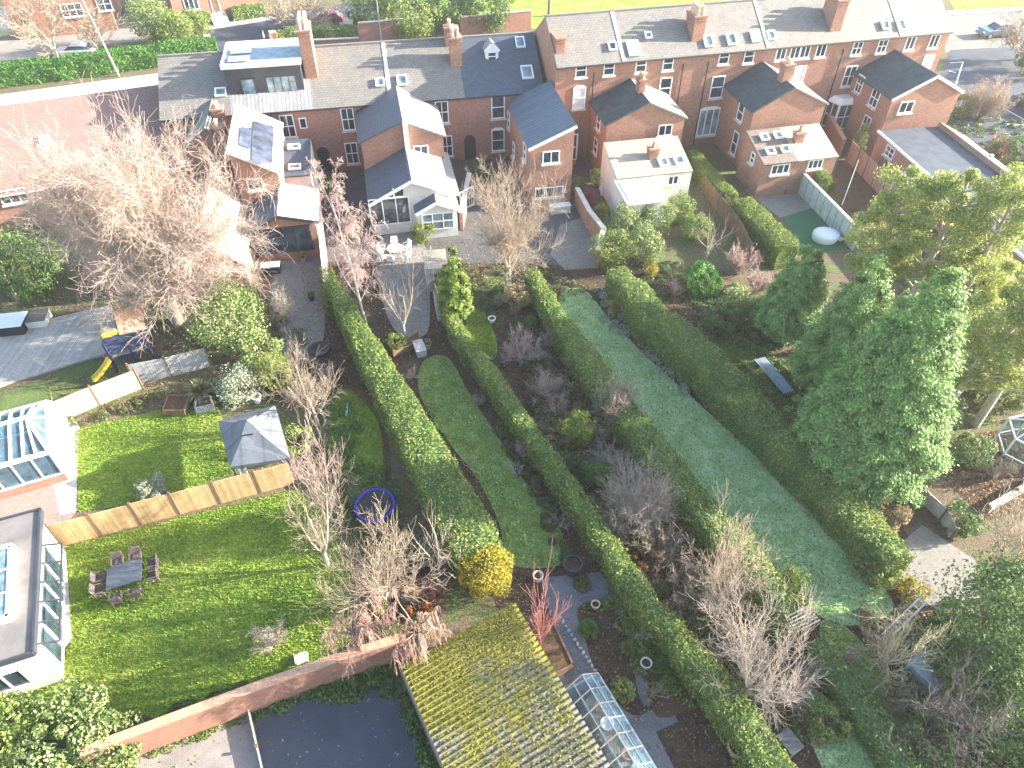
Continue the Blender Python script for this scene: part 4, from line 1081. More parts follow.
pl_a = patch('shaded_lawn', [(335, 395), (350, 390), (372, 405), (383, 440), (385, 482), (360, 485), (335, 470), (330, 430)], l1*2, 'lawn', True)
patch('winding_bark_path', [(345, 385), (365, 392), (384, 420), (392, 480), (385, 482), (379, 425), (360, 398)], l1*2.5, 'litter', True)
pl_b = patch('mossy_lawn', [(425, 360), (448, 358), (470, 395), (500, 440), (530, 490), (560, 530), (562, 560), (545, 568), (510, 562), (498, 520), (478, 480), (455, 450), (430, 415), (418, 385)], l1*2, 'lawn_moss', True)
pl_c = patch('little_lawn', [(475, 308), (488, 318), (497, 345), (492, 360), (468, 350), (465, 330)], l1*2, 'lawn', True)
pl_d = patch('long_lawn', [(562, 292), (585, 290), (610, 320), (650, 360), (700, 405), (760, 460), (830, 530), (885, 590), (888, 615), (840, 625), (800, 600), (750, 550), (700, 490), (650, 440), (610, 395), (580, 345), (560, 312)], l1*2, 'lawn_frost', True)
pl_e = patch('shady_lawn', [(700, 320), (740, 335), (800, 380), (830, 440), (800, 440), (740, 385), (705, 345)], l1*2, 'lawn_dull', True)  # the dull lawn colour paints shade into this lawn
patch('turf_square', [(782, 212), (818, 205), (845, 232), (842, 250), (800, 250)], l1*2, 'astro')
patch('rear_patio', [(745, 190), (790, 165), (822, 205), (780, 218)], l1*3, 'paving')
patch('gravel_yard', [(838, 160), (850, 165), (885, 200), (870, 235), (848, 218), (830, 190)], l1*2, 'litter')
patch('terrace_yards', [(318, 180), (560, 150), (600, 170), (600, 245), (560, 265), (440, 262), (320, 262)], l1*2, 'paving_dark')
patch('patio', [(275, 262), (325, 255), (325, 330), (318, 365), (285, 350), (270, 300)], l1*3, 'paving')
patch('round_patio', [(375, 245), (400, 232), (425, 245), (430, 300), (425, 335), (395, 330), (380, 290)], l1*3, 'paving', True)
patch('stone_patio', [(560, 225), (590, 215), (600, 245), (596, 268), (565, 270), (550, 255)], l1*3, 'paving')
patch('worn_turf', [(490, 270), (505, 268), (500, 300), (480, 310), (470, 300)], l1*2, 'lawn_dull', True)
patch('lower_path', [(540, 578), (600, 572), (622, 600), (640, 640), (668, 700), (700, 768), (730, 830), (640, 830), (600, 740), (560, 680), (552, 620)], l1*2, 'path_dark')
patch('side_bed', [(578, 608), (610, 604), (628, 640), (640, 700), (655, 705), (632, 715), (600, 680), (585, 640)], l1*3, 'soil', True)
patch('side_bed', [(622, 600), (650, 610), (690, 690), (688, 708), (655, 715), (640, 660), (630, 630)], l1*3, 'litter', True)
patch('vegetable_bed', [(656, 732), (700, 712), (760, 800), (700, 820)], l1*3, 'soil')
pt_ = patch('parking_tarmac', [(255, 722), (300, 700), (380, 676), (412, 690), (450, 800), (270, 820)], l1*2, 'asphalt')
patch('tarmac_painted_sunlit', [(140, 748), (200, 726), (252, 714), (268, 800), (120, 820)], l1*2, 'gravel')  # paler gravel tone paints sunlight on part of the same tarmac
patch('slab_patio', [(890, 552), (922, 525), (975, 560), (980, 600), (940, 612), (905, 590)], l1*3, 'paving')
patch('bark_yard', [(940, 440), (1060, 420), (1060, 505), (985, 520), (945, 480)], l1*2, 'litter')
pl_r = patch('narrow_lawn', [(800, 690), (830, 700), (900, 780), (860, 830), (810, 740)], l1*2, 'lawn_frost', True)
pl_r2 = patch('lower_right_lawn', [(820, 625), (860, 640), (960, 780), (920, 830), (840, 700)], l1*2, 'lawn_moss', True)
# grass and ground cover
turf('grass', pl_big, 46000, M['lf_grass'], 3, .06, .05, 'sunlit green grass of the big lawn at the lower left')
turf('grass', pl_left, 14000, M['lf_grass'], 4, .06, .05, 'green grass of the small lawn beside the conservatory')
turf('grass', pl_a, 7000, M['lf_grass'], 5, .05, .05, 'shaded grass around the bark path behind the trampoline')
turf('grass', pl_b, 22000, M['lf_grass_m'], 6, .05, .05, 'mossy grass of the winding lawn between two hedges')
turf('grass', pl_c, 3000, M['lf_grass'], 7, .06, .05, 'bright grass of the tiny lawn near the column conifer')
turf('grass', pl_d, 42000, M['lf_grass_f'], 8, .05, .05, 'frosty blue green grass of the long shaded lawn')
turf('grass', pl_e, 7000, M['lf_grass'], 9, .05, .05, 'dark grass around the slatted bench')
turf('grass', pl_r, 5000, M['lf_grass_f'], 10, .05, .05, 'frosty grass of the narrow strip near the blue cart')
turf('grass', pl_r2, 8000, M['lf_grass_m'], 12, .05, .05, 'dim grass at the lower right under the shrubs')
def W2d(px): return [tuple(G(x, y)[:2]) for x, y in px]
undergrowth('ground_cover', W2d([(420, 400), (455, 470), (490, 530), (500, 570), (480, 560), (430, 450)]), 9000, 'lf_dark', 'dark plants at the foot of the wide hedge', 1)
undergrowth('ground_cover', W2d([(475, 385), (500, 400), (535, 470), (565, 540), (590, 600), (560, 560), (520, 470)]), 12000, 'lf_hedge_b', 'brownish border plants along the winding lawn', 2, .3)
undergrowth('ground_cover', W2d([(520, 340), (560, 370), (620, 440), (690, 540), (760, 640), (820, 740), (760, 740), (690, 640), (600, 520), (540, 430)]), 42000, 'lf_hedge_b', 'tangled low plants in the overgrown strip between hedges', 3, .5, .13)
undergrowth('dead_leaves', W2d([(520, 340), (560, 370), (620, 440), (690, 540), (760, 640), (820, 740), (760, 740), (690, 640), (600, 520), (540, 430)]), 30000, 'lf_tan', 'dry tan stems and leaves in the overgrown strip', 4, .4, .12)
undergrowth('ground_cover', W2d([(600, 290), (640, 310), (700, 400), (690, 400), (640, 350), (605, 325)]), 8000, 'lf_silver', 'frosted low border beside the long lawn', 5, .3)
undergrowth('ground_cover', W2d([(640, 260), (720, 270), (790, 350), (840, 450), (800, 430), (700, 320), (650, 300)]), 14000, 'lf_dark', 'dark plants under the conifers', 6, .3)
undergrowth('ground_cover', W2d([(895, 625), (990, 615), (1040, 600), (1040, 800), (960, 800), (900, 700)]), 26000, 'lf_dark', 'dark undergrowth at the lower right', 7, .5, .14)
undergrowth('dead_leaves', W2d([(860, 610), (940, 640), (1000, 720), (1000, 800), (930, 800), (880, 690)]), 16000, 'lf_tan', 'pale dry stems among the shade at the lower right', 8, .5, .12)
undergrowth('ground_cover', W2d([(585, 610), (612, 608), (650, 690), (690, 700), (660, 620), (625, 590)]), 7000, 'lf_hedge', 'small green plants in the beds along the garden path', 9, .25)
undergrowth('ground_cover', W2d([(330, 380), (400, 500), (440, 590), (400, 600), (340, 520), (300, 440)]), 9000, 'lf_dark', 'low plants under the bare trees by the trampoline', 10, .3)
undergrowth('ground_cover', W2d([(280, 480), (330, 500), (360, 560), (352, 640), (420, 640), (430, 600), (370, 520), (330, 460)]), 9000, 'lf_hedge_b', 'scrub beside the big lawn', 11, .35)
undergrowth('ivy', W2d([(360, 660), (405, 660), (450, 780), (430, 780), (400, 690), (300, 700), (255, 715), (255, 706)]), 15000, 'lf_dark', 'dark ivy round the edge of the parking tarmac', 12, .25)
undergrowth('moss', W2d([(140, 742), (250, 706), (252, 714), (150, 752)]), 4000, 'lf_hedge_y', 'yellow moss along the foot of the red boundary wall', 13, .1, .08)
undergrowth('ground_cover', W2d([(150, 395), (250, 380), (290, 400), (215, 405), (150, 410), (80, 428), (60, 425)]), 9000, 'lf_hedge_b', 'mixed border at the top of the small lawn', 14, .3)
undergrowth('ground_cover', W2d([(60, 735), (180, 706), (300, 672), (350, 645), (345, 655), (200, 712), (130, 740)]), 6000, 'lf_hedge_b', 'scruffy border between the big lawn and the red wall', 15, .3)
undergrowth('ground_cover', W2d([(250, 270), (330, 370), (330, 390), (240, 350), (150, 330), (100, 300), (60, 280)]), 12000, 'lf_hedge_b', 'plants under the big bare tree', 16, .3)
undergrowth('ground_cover', W2d([(440, 265), (560, 265), (600, 300), (560, 300), (520, 350), (470, 300)]), 12000, 'lf_hedge_b', 'plants around the bare tree by the yards', 17, .35)
undergrowth('ground_cover', W2d([(940, 90), (1040, 130), (1040, 180), (985, 165), (925, 130)]), 8000, 'lf_dark', 'shrubby bed beside the annex', 18, .5, .16)
undergrowth('ground_cover', W2d([(880, 250), (1040, 230), (1040, 420), (940, 430), (860, 300)]), 26000, 'lf_laurel', 'yellow green growth under the pine trees', 19, .9, .16)
fallen('fallen_leaves', W2d([(300, 250), (600, 230), (720, 300), (900, 520), (1040, 800), (560, 790), (480, 560), (400, 420), (300, 380)]), 30000, 'fallen brown leaves scattered over the beds and paths of the long gardens')
fallen('fallen_leaves', W2d([(80, 430), (235, 405), (300, 488), (352, 640), (120, 738), (60, 690), (70, 560)]), 1500, 'a few fallen leaves lying on the two left lawns', seed=8, size=.08)
fallen('fallen_leaves', W2d([(940, 440), (1060, 420), (1060, 505), (985, 520), (945, 480)]), 5000, 'dead leaves covering the bark yard', seed=9)
fallen('fallen_leaves', W2d([(255, 722), (380, 676), (412, 690), (450, 800), (140, 800), (140, 748)]), 180, 'pale leaves blown over the tarmac', 'lf_tan', seed=10, size=.1)
fallen('fallen_leaves', W2d([(20, 300), (240, 260), (330, 270), (330, 390), (215, 405), (60, 425)]), 12000, 'fallen leaves under the huge bare tree', seed=11)
fallen('fallen_leaves', W2d([(562, 292), (585, 290), (700, 405), (885, 590), (840, 625), (700, 490), (580, 345)]), 1600, 'scattered leaves on the long frosty lawn', 'lf_litter', seed=12, size=.07)
# ================================================================= hedges
hedge([(333, 283, .9), (352, 318, 1.2), (385, 376, 1.7), (413, 425, 2.0), (440, 475, 2.2), (466, 522, 2.4), (480, 550, 2.3)], 2.0, 'broad clipped hedge, the widest one, left of the winding mossy lawn', 'lf_hedge', 1)
hedge([(452, 318, .8), (470, 345, .85), (500, 385, .9), (530, 430, .9), (560, 470, .9), (600, 530, .9), (640, 590, 1.0), (690, 650, 1.2), (740, 710, 1.4), (790, 790, 1.4)], 1.5, 'long narrow clipped hedge running right of the winding mossy lawn', 'lf_hedge', 2)
hedge([(530, 269, .9), (546, 292, 1.0), (560, 318, 1.1), (585, 352, 1.4), (615, 392, 1.5), (650, 440, 1.5), (695, 495, 1.5), (735, 540, 1.6), (775, 590, 1.5), (802, 620, 1.3)], 1.8, 'bushy hedge on the left side of the long frosty lawn', 'lf_hedge', 3)
hedge([(815, 640, 1.1), (860, 700, 1.1), (915, 775, 1.2)], 1.1, 'low hedge below the bushy hedge at the lower right, tree shade painted dark', 'lf_dark', 33)  # dark leaves paint tree shade on the bushy hedge's lower end
hedge([(617, 266, 1.4), (655, 310, 2.2), (710, 358, 2.2), (752, 402, 1.9), (791, 441, 1.8), (836, 483, 1.7), (873, 524, 1.6), (900, 560, 1.5)], 2.0, 'thick rough hedge on the right side of the long frosty lawn', 'lf_hedge', 4, rough=.16)
hedge([(694, 150, .9), (712, 172, 1.0), (732, 192, 1.1)], 1.8, 'short yellowish hedge beside the french doors of the middle pair', 'lf_hedge_y', 5)
hedge([(742, 198, 1.6), (765, 220, 1.7), (790, 246, 1.7)], 1.9, 'sunlit hedge left of the artificial turf square', 'lf_hedge_y', 6)
hedge([(-30, 68, 2.0), (60, 58, 2.0), (130, 48, 2.0), (214, 38, 1.8)], 2.0, 'bright green hedge along the gravel forecourt at the top left', 'lf_green', 7, size=.2)
hedge([(276, 32, 1.6), (300, 28, 1.6), (358, 27, 1.6), (372, 26, 1.6)], 1.7, 'clipped hedge behind the pot-crowned chimney', 'lf_hedge', 8, size=.18)
hedge([(230, 8, 1.8), (262, 3, 1.8)], 1.3, 'low hedge right of the villa steps', 'lf_hedge', 9, size=.18)
hedge([(192, 14, 1.6), (208, 11, 1.6)], 1.3, 'low hedge left of the villa steps', 'lf_hedge', 10, size=.18)
hedge([(700, 8, 1.5), (600, 14, 1.5)], 1.0, 'dark low hedge on the far lawn behind the tall terrace', 'lf_dark', 12, size=.2)
hedge([(808, 150, .8), (818, 165, .9), (826, 178, .8)], 1.9, 'small yellow green hedge on top of the grey green wall', 'lf_hedge_y', 13)
hedge([(300, 262, .9), (326, 268, .9), (331, 300, .8)][1:], 1.6, 'short ivy hedge right of the grey patio', 'lf_hedge_y', 14)
hedge([(436, 268, .6), (444, 300, .6), (452, 318, .6)], 1.5, 'thin hedge behind the column conifer', 'lf_hedge_y', 15)
# ================================================================= fences and walls
def fence(px, h, mat, label, bay=1.8, name='wooden_fence', th=.05, cat='fence', post='wood_brown', cap=False, posts=True):
    W = [G(x, y) for x, y in px]; t = thing(name, label, cat, W[0]); o = t.location
    for i in range(len(W)-1):
        a, b = W[i], W[i+1]; L = (b-a).length; k = max(1, round(L/bay)); u = (b-a).normalized()
        for j in range(k):
            e_ = .05 if posts else -.1; p = a.lerp(b, j/k)+u*e_; q = a.lerp(b, (j+1)/k)-u*e_; hh = h*random.uniform(.98, 1.02)
            m = MB(o); m.obox((p+q)/2+Z*hh/2, (q-p)/2, nvec(u)*th/2, Z*hh/2); m.build('panel' if posts else 'wall', M[mat], t)
            if posts:
                m = MB(o); m.box(p-u*.05, .1, .1, h+.12, math.atan2(u.y, u.x)); m.build('post', M[post], t)
        if cap:
            m = MB(o); m.bar(a+Z*(h+.04), b+Z*(h+.04), th+.12, .09); m.build('coping', M[cap], t)
    if posts: m = MB(o); m.box(W[-1], .1, .1, h+.12); m.build('post', M[post], t)
    return t
def wall(px, h, mat, label, th=.25, cap='stone', name='garden_wall'):
    return fence(px, h, mat, label, 100, name, th, 'wall', cap=cap, posts=False)
fence([(62, 546), (180, 514), (300, 482)], 1.7, 'wood_new', 'new golden timber fence between the small lawn and the big lawn')
wall([(100, 768), (260, 707), (343, 677), (408, 656)], 1.75, 'brick_orange', 'red boundary wall below the big lawn', cap='terracotta')
fence([(55, 424), (100, 405), (143, 388)], 1.5, 'wood_pale', 'pale sunlit fence between the play yard and the small lawn')
fence([(136, 383), (172, 376), (212, 366)], 1.5, 'wood_grey', 'grey board fence next to the blue play tower')
wall([(790, 184), (823, 219), (852, 250)], 1.7, 'fence_green', 'grey green painted wall beside the artificial turf', .12)
fence([(846, 160), (871, 186), (890, 206)], 1.8, 'wood_red', 'pinkish timber fence left of the annex')
wall([(824, 132), (838, 158)], 1.7, 'brick_orange', 'orange brick wall between the two right hand wings', cap='terracotta')
wall([(318, 178), (326, 262), (330, 300)], 1.5, 'brick_pink', 'brick yard wall right of the glazed garden room')
fence([(432, 262), (436, 300), (446, 330)], 1.5, 'wood_grey', 'grey fence with shed roofs beside the column conifer')
wall([(470, 190), (462, 230)], 1.5, 'brick_dark', 'dark brick yard wall right of the white porch')
wall([(576, 205), (588, 228), (602, 246), (596, 268)], 1.5, 'brick', 'curved brick wall around the stone patio')
fence([(700, 190), (735, 235), (748, 262)], 1.5, 'wood_brown', 'brown fence behind the laurels')
wall([(160, 66), (-30, 92)], .8, 'brick', 'low red brick wall in front of the bright green hedge')
wall([(209, 54), (215, 53)], 1.9, 'brick', 'brick gate pier at the left of the dark drive', .6)
wall([(273, 50), (279, 49)], 1.9, 'brick', 'brick gate pier at the right of the dark drive', .6)
wall([(280, 50), (360, 46)], .9, 'brick_dark', 'low dark brick wall behind the pot-crowned chimney')
wall([(361, 45), (425, 39)], 2.4, 'brick_pink', 'tall pinkish brick wall in front of the dark laurels')
wall([(462, 37), (500, 33), (530, 30)], 2.2, 'brick', 'brick wall behind the ridge of the lower terrace')
fence([(985, 512), (1040, 480)], .5, 'wood_pale', 'pale low timber edging at the bark yard', th=.25)
fence([(895, 478), (940, 520), (950, 540)], .9, 'wood_grey', 'low grey fence by the slab patio')
fence([(250, 712), (268, 790)], .35, 'wood_grey', 'low divider between sunlit and shaded tarmac')
# yard gate
def lattice(px, h, label):
    a, b = G(*px[0]), G(*px[1]); t = thing('yard_gate', label, 'gate', a); o = t.location; m = MB(o)
    for z in (.1, h): m.bar(a+Z*z, b+Z*z, .09)
    m.bar(a, a+Z*h, .1); m.bar(b, b+Z*h, .1)
    m.build('frame', M['white'], t); m = MB(o)
    for k in range(1, 6): m.bar(a.lerp(b, k/6)+Z*.1, a.lerp(b, k/6)+Z*h, .05)
    m.bar(a+Z*.1, b+Z*h, .07); m.bar(a+Z*h*.5, b+Z*h*.5, .07); m.build('bars', M['white'], t)
lattice([(461, 212), (474, 205)], 1.7, 'white lattice gate in the yard between porch and metal roofed wing')
# ================================================================= outbuildings and garden things
sd = thing('garden_shed', 'long shed with a moss covered corrugated roof', 'shed', G(480, 720)); o = sd.location
a = G(398, 650, 2.3); b = G(455, 782, 2.3); c = G(512, 604, 2.9)
ld = (b-a).normalized(); wd_ = Vector((-ld.y, ld.x, 0)); 
if wd_.x < 0: wd_ = -wd_
wdt = (c-a).dot(wd_); Lg = 15
a = c-wd_*wdt; a.z = 2.3
t1 = NT('mossy_corrugated_sheet'); uv = wpos(t1)
dt = t1.new('ShaderNodeVectorMath', operation='DOT_PRODUCT'); t1.link(uv, dt.inputs[0]); dt.inputs[1].default_value = (ld.x, ld.y, 0)
w_ = t1.new('ShaderNodeMath', operation='MULTIPLY'); t1.link(dt.outputs['Value'], w_.inputs[0]); w_.inputs[1].default_value = 1/.23
f_ = t1.new('ShaderNodeMath', operation='FRACT'); t1.link(w_.outputs[0], f_.inputs[0])
rr = t1.ramp(f_.outputs[0], [(0, (.05, .05, .05)), (.3, (.15, .14, .13)), (.6, (.22, .21, .19)), (1, (.05, .05, .05))])
n1 = t1.noise(uv, 9, 6, .8); n2 = t1.noise(uv, .45, 3, .6)
gd = t1.new('ShaderNodeMath', operation='SUBTRACT'); gd.inputs[0].default_value = dt.outputs['Value'].default_value if False else 0
# moss is thickest at the end under the trees
mr = t1.new('ShaderNodeMapRange'); t1.link(dt.outputs['Value'], mr.inputs['Value'])
s0 = a.dot(ld); mr.inputs['From Min'].default_value = s0+1.5; mr.inputs['From Max'].default_value = s0+6.5; mr.inputs['To Min'].default_value = .24; mr.inputs['To Max'].default_value = -.08
ad = t1.new('ShaderNodeMath', operation='ADD'); t1.link(n1.outputs[0], ad.inputs[0]); t1.link(mr.outputs[0], ad.inputs[1])
ad2 = t1.new('ShaderNodeMath', operation='ADD'); t1.link(ad.outputs[0], ad2.inputs[0]); t1.link(n2.outputs[0], ad2.inputs[1])
mk = t1.ramp(ad2.outputs[0], [(.96, (0, 0, 0)), (1.0, (1, 1, 1))])
ad2.inputs[1].default_value = 0
sh_ = t1.new('ShaderNodeMath', operation='SUBTRACT'); t1.link(ad2.outputs[0], sh_.inputs[0]); sh_.inputs[1].default_value = .1
t1.link(sh_.outputs[0], mk.inputs[0])
mc = t1.ramp(n1.outputs[0], [(.35, (.12, .12, .015)), (.65, (.28, .25, .03))])
cc_ = t1.mix(rr.outputs[0], mc.outputs[0], mk.outputs[0]); t1.link(cc_, t1.b.inputs['Base Color']); t1.b.inputs['Roughness'].default_value = .9
M['moss_roof'] = t1.m
m = MB(o)
# real corrugations
N_ = int(Lg/.23)*4; n0 = len(m.v)
for i in range(N_+1):
    s = i*.23/4; dz = .045*math.sin(2*math.pi*s/.23)
    m.v.append(a-wd_*.15+ld*s+Z*dz-o); m.v.append(a+wd_*(wdt+.15)+ld*s+Z*(dz+.6)-o)
for i in range(N_): m.f.append((n0+2*i, n0+2*i+2, n0+2*i+3, n0+2*i+1))
m.build('corrugated_roof', M['moss_roof'], sd)
m = MB(o); g0 = [a, a+ld*Lg, a+ld*Lg+wd_*wdt, a+wd_*wdt]
def at(p, z): return Vector((p.x, p.y, z))
m.prism([at(g0[3], 0), at(g0[2], 0), at(g0[1], 0), at(g0[0], 0)][::-1], [at(g0[3], 2.82), at(g0[2], 2.82), at(g0[1], 2.22), at(g0[0], 2.22)][::-1]); m.build('wall', M['wood'], sd)
m = MB(o); m.tube([a-wd_*.22, a-wd_*.22+ld*Lg], .07, 6); m.build('gutter', M['black'], sd)
# moss cushions on its roof
P = []; g = np.random.default_rng(5)
for _ in range(20000):
    s = g.random()**2.3*8.5; w = g.random()*wdt
    P.append(tuple(a+ld*s+wd_*w+Z*(.6*w/wdt+.03)-o))
leaf_mesh('moss', np.array(P), np.tile([0, 0, 1.], (len(P), 1)), .07, .8, leafmat('roof_moss', (.14, .135, .025), (.21, .195, .035), (.29, .26, .05), .15), sd, .5)
# greenhouse
gh = thing('greenhouse', 'long aluminium framed glass greenhouse beside the mossy shed', 'greenhouse', G(610, 740)); o = gh.location
re = G(598, 673, 1.45); rn2 = G(656, 768, 1.45); ld2 = (rn2-re).normalized(); wd2 = Vector((-ld2.y, ld2.x, 0)); wd2 = wd2 if wd2.x < 0 else -wd2
wdt = max(1.6, min(2.6, (G(561, 694, 0)-at(re, 0)).dot(wd2))); Lh = 7.5
def q_(s, w, z): p = re+ld2*s+wd2*w; p.z = z; return p
F_ = MB(o); Gs = MB(o); Gr = MB(o)
for k in range(13):
    s = k*Lh/12
    F_.bar(q_(s, 0, 0), q_(s, 0, 1.45), .045); F_.bar(q_(s, wdt, 0), q_(s, wdt, 1.45), .045)
    F_.bar(q_(s, 0, 1.45), q_(s, wdt/2, 2.15), .045); F_.bar(q_(s, wdt, 1.45), q_(s, wdt/2, 2.15), .045)
for w, z in ((0, 0.05), (0, 1.45), (wdt, .05), (wdt, 1.45), (wdt/2, 2.15), (0, .75), (wdt, .75), (wdt*.25, 1.8), (wdt*.75, 1.8)): F_.bar(q_(0, w, z), q_(Lh, w, z), .05)
F_.bar(q_(0, 0, 1.45), q_(0, wdt, 1.45), .05); F_.build('frame', M['steel'], gh)
Gs.poly([q_(0, 0, 0), q_(Lh, 0, 0), q_(Lh, 0, 1.45), q_(0, 0, 1.45)]); Gs.poly([q_(0, wdt, 0), q_(Lh, wdt, 0), q_(Lh, wdt, 1.45), q_(0, wdt, 1.45)])
Gs.poly([q_(0, 0, 0), q_(0, wdt, 0), q_(0, wdt, 1.45), q_(0, wdt/2, 2.15), q_(0, 0, 1.45)]); Gs.build('side_glazing', M['clear'], gh)
Gr.poly([q_(0, 0, 1.47), q_(Lh, 0, 1.47), q_(Lh, wdt/2, 2.17), q_(0, wdt/2, 2.17)]); Gr.poly([q_(0, wdt, 1.47), q_(Lh, wdt, 1.47), q_(Lh, wdt/2, 2.17), q_(0, wdt/2, 2.17)]); Gr.build('roof_glazing', M['clear'], gh)
for k, (s, w, mt, r_) in enumerate(((1.0, .5, 'terracotta', .2), (1.7, .6, 'tub', .25), (3.0, .5, 'terracotta', .22), (4.4, .7, 'buff_pot', .2))):
    m = MB(); m.lathe((0, 0, 0), [(r_*.7, 0), (r_, .35), (r_*1.1, .4), (r_*.9, .4), (r_*.85, .3)], 12)
    x = m.build('plant_pot', M[mt]); x.location = q_(s, w, .6); tag(x, ['terracotta pot nearest the far end of the greenhouse staging', 'white tub inside the greenhouse', 'terracotta pot in the middle of the greenhouse', 'buff pot inside the near part of the greenhouse'][k], 'pot')
m = MB(q_(0, 0, 0)); m.bar(q_(.4, .55, .55), q_(6.6, .55, .55), .8, .06)
for s in (.6, 2.5, 4.5, 6.3): m.bar(q_(s, .55, 0), q_(s, .55, .53), .08)
x = m.build('staging_bench', M['wood']); x.location = q_(0, 0, 0); tag(x, 'wooden staging bench inside the greenhouse', 'bench')
m = MB(); m.box((0, 0, 0), .8, .9, .5, 1.0); x = m.build('propagator', M['tarp'], bevel=.04); x.location = q_(3.9, .6, .6); tag(x, 'pale turquoise box on the greenhouse staging', 'box')
# raised bed
def raised_bed(px, h, label, soil='litter', wood='wood_brown', name='raised_bed'):
    W = [G(x, y, h) for x, y in px]; c = sum(W, Vector())/len(W); c.z = 0; t = thing(name, label, 'raised bed', c); m = MB(c)
    for i in range(len(W)): p, q = W[i], W[(i+1) % len(W)]; d = (q-p).normalized(); m.obox((p+q)/2-Z*h/2, d*((q-p).length/2+.04), nvec(d)*.04, Z*h/2)
    m.build('timber_edge', M[wood], t); m = MB(c); m.poly([w-Z*.06 for w in W]); m.build('soil', M[soil], t); return t
raised_bed([(522, 633), (550, 676), (573, 664), (554, 624)], .45, 'raised bed of red brown mulch beside the mossy shed')
raised_bed([(162, 410), (183, 410), (190, 395), (168, 395)], .5, 'timber raised bed in the border above the small lawn')
raised_bed([(768, 182), (786, 190), (806, 178), (786, 168)], .4, 'square timber planter on the patio behind the right middle wing')
raised_bed([(393, 352), (420, 340), (418, 332), (395, 344)], .45, 'timber edged bed at the top of the winding lawn')
raised_bed([(195, 408), (212, 404), (210, 395), (196, 398)], .5, 'small grey planter box under the spiky plant', wood='wood_grey')
# compost bay
t = thing('compost_bay', 'open grey timber compost bay among the bare trees', 'compost bin', G(418, 596)); o = t.location
a, b = G(402, 607), G(440, 592); u = (b-a).normalized(); bk = -nvec(u)*1.3
m = MB(o)
for p, q in ((a, b), (b, b+bk), (b+bk, a+bk), (a+bk, a)):
    d = (q-p).normalized(); m.obox((p+q)/2+Z*.4, d*((q-p).length/2+.03), nvec(d)*.03, Z*.4)
m.build('side_boards', M['wood'], t); m = MB(o); m.poly([a+Z*.45, b+Z*.45, b+bk+Z*.45, a+bk+Z*.45]); m.build('compost', M['soil'], t)
# gazebo
gz = thing('gazebo', 'grey canvas gazebo with a pyramid roof and vent flap on the small lawn', 'gazebo', G(254, 462)); o = gz.location
ze = 2.15; cs_ = [G(218, 421, ze), G(230, 467, ze), G(290, 458, ze), G(275, 405, ze)]
ap = sum(cs_, Vector())/4+Z*1.05
m = MB(o)
for i in range(4):
    p, q = cs_[i], cs_[(i+1) % 4]; f = .8
    p2, q2 = p.lerp(ap, f), q.lerp(ap, f); mid = p.lerp(q, .5).lerp(ap, .45)-Z*.06
    m.poly([p, q, q.lerp(ap, .45)+Z*0, mid, p.lerp(ap, .45)]); m.poly([p.lerp(ap, .45), mid, q.lerp(ap, .45), q2, p2]); m.poly([p-Z*.22, q-Z*.22, q, p])
m.build('canopy', M['canvas'], gz)
m = MB(o); 
for i in range(4): p, q = cs_[i].lerp(ap, .68)+Z*.16, cs_[(i+1) % 4].lerp(ap, .68)+Z*.16; m.poly([p, q, ap+Z*.25])
m.build('vent_flap', M['canvas'], gz)
for p in cs_:
    m = MB(o); q = p.lerp(Vector((ap.x, ap.y, ze)), .06); m.tube([Vector((q.x, q.y, 0)), q], .05, 6); m.build('leg', M['zinc'], gz)
m = MB(o); p = cs_[1].lerp(Vector((ap.x, ap.y, ze)), .07); d = (cs_[2]-cs_[1]).normalized()
for k in range(2): m.tube([at(p+d*(.25+.3*k), 0), at(p+d*(.25+.3*k), 2.0)], [.09, .07], 6)
m.build('rolled_curtain', M['white'], gz)
# play tower
pt2 = thing('play_tower', 'timber play tower with yellow hatch, blue canvas front and yellow slide', 'play tower', G(140, 365)); o = pt2.location
a = G(118, 372); b = G(156, 362); u = (b-a).normalized(); n = nvec(u); w = (b-a).length; d = 1.7
m = MB(o)
for f, g_ in ((0, 0), (1, 0), (0, 1), (1, 1), (.55, 0), (.55, 1)): p = a+u*w*f-n*d*g_; m.bar(p, p+Z*2.3, .12)
for z in (1.1, 2.2): 
    m.bar(a+Z*z, b+Z*z, .1); m.bar(a-n*d+Z*z, b-n*d+Z*z, .1); m.bar(a+Z*z, a-n*d+Z*z, .1); m.bar(b+Z*z, b-n*d+Z*z, .1)
for k in range(7): m.bar(a+u*w*(.06+.07*k)+n*.05+Z*.5, a+u*w*(.06+.07*k)+n*.05+Z*1.1, .05)
m.build('frame', M['playblue'], pt2)
m = MB(o); m.obox(a+u*w/2-n*d/2+Z*1.15, u*w/2, n*d/2, Z*.04); m.build('platform', M['wood'], pt2)
m = MB(o); m.poly([a+u*0+n*.06+Z*1.5, b+n*.06+Z*1.5, b-n*.3+Z*2.45, a-n*.3+Z*2.45]); m.build('canvas_front', M['playblue'], pt2)
m = MB(o); p = a+u*w*.45; q = b+u*.25
slab(m, p+Z*2.45-n*.2, q+Z*2.35-n*.2, q+Z*2.9-n*d*1.15, p+Z*3.3-n*d*.95, .08); m.build('roof', M['terracotta'], pt2)
m = MB(o); m.obox(a+u*w*.22-n*d*.55+Z*2.45, u*w*.2, n*d*.35, Z*.22); m.build('hatch', M['yellow'], pt2, bevel=.03)
m = MB(o); m.obox(a+u*w*.24-n*d*.55+Z*2.69, u*w*.17, n*d*.3, Z*.03); m.build('hatch_lid', M['tile_buff'], pt2)
m = MB(o); s0_ = a-u*.05+n*.1+Z*1.15; s1_ = G(94, 382)+Z*.12; dd = (s1_-s0_); sd_ = nvec(dd.normalized()); sd_.z = 0; sd_.normalize()
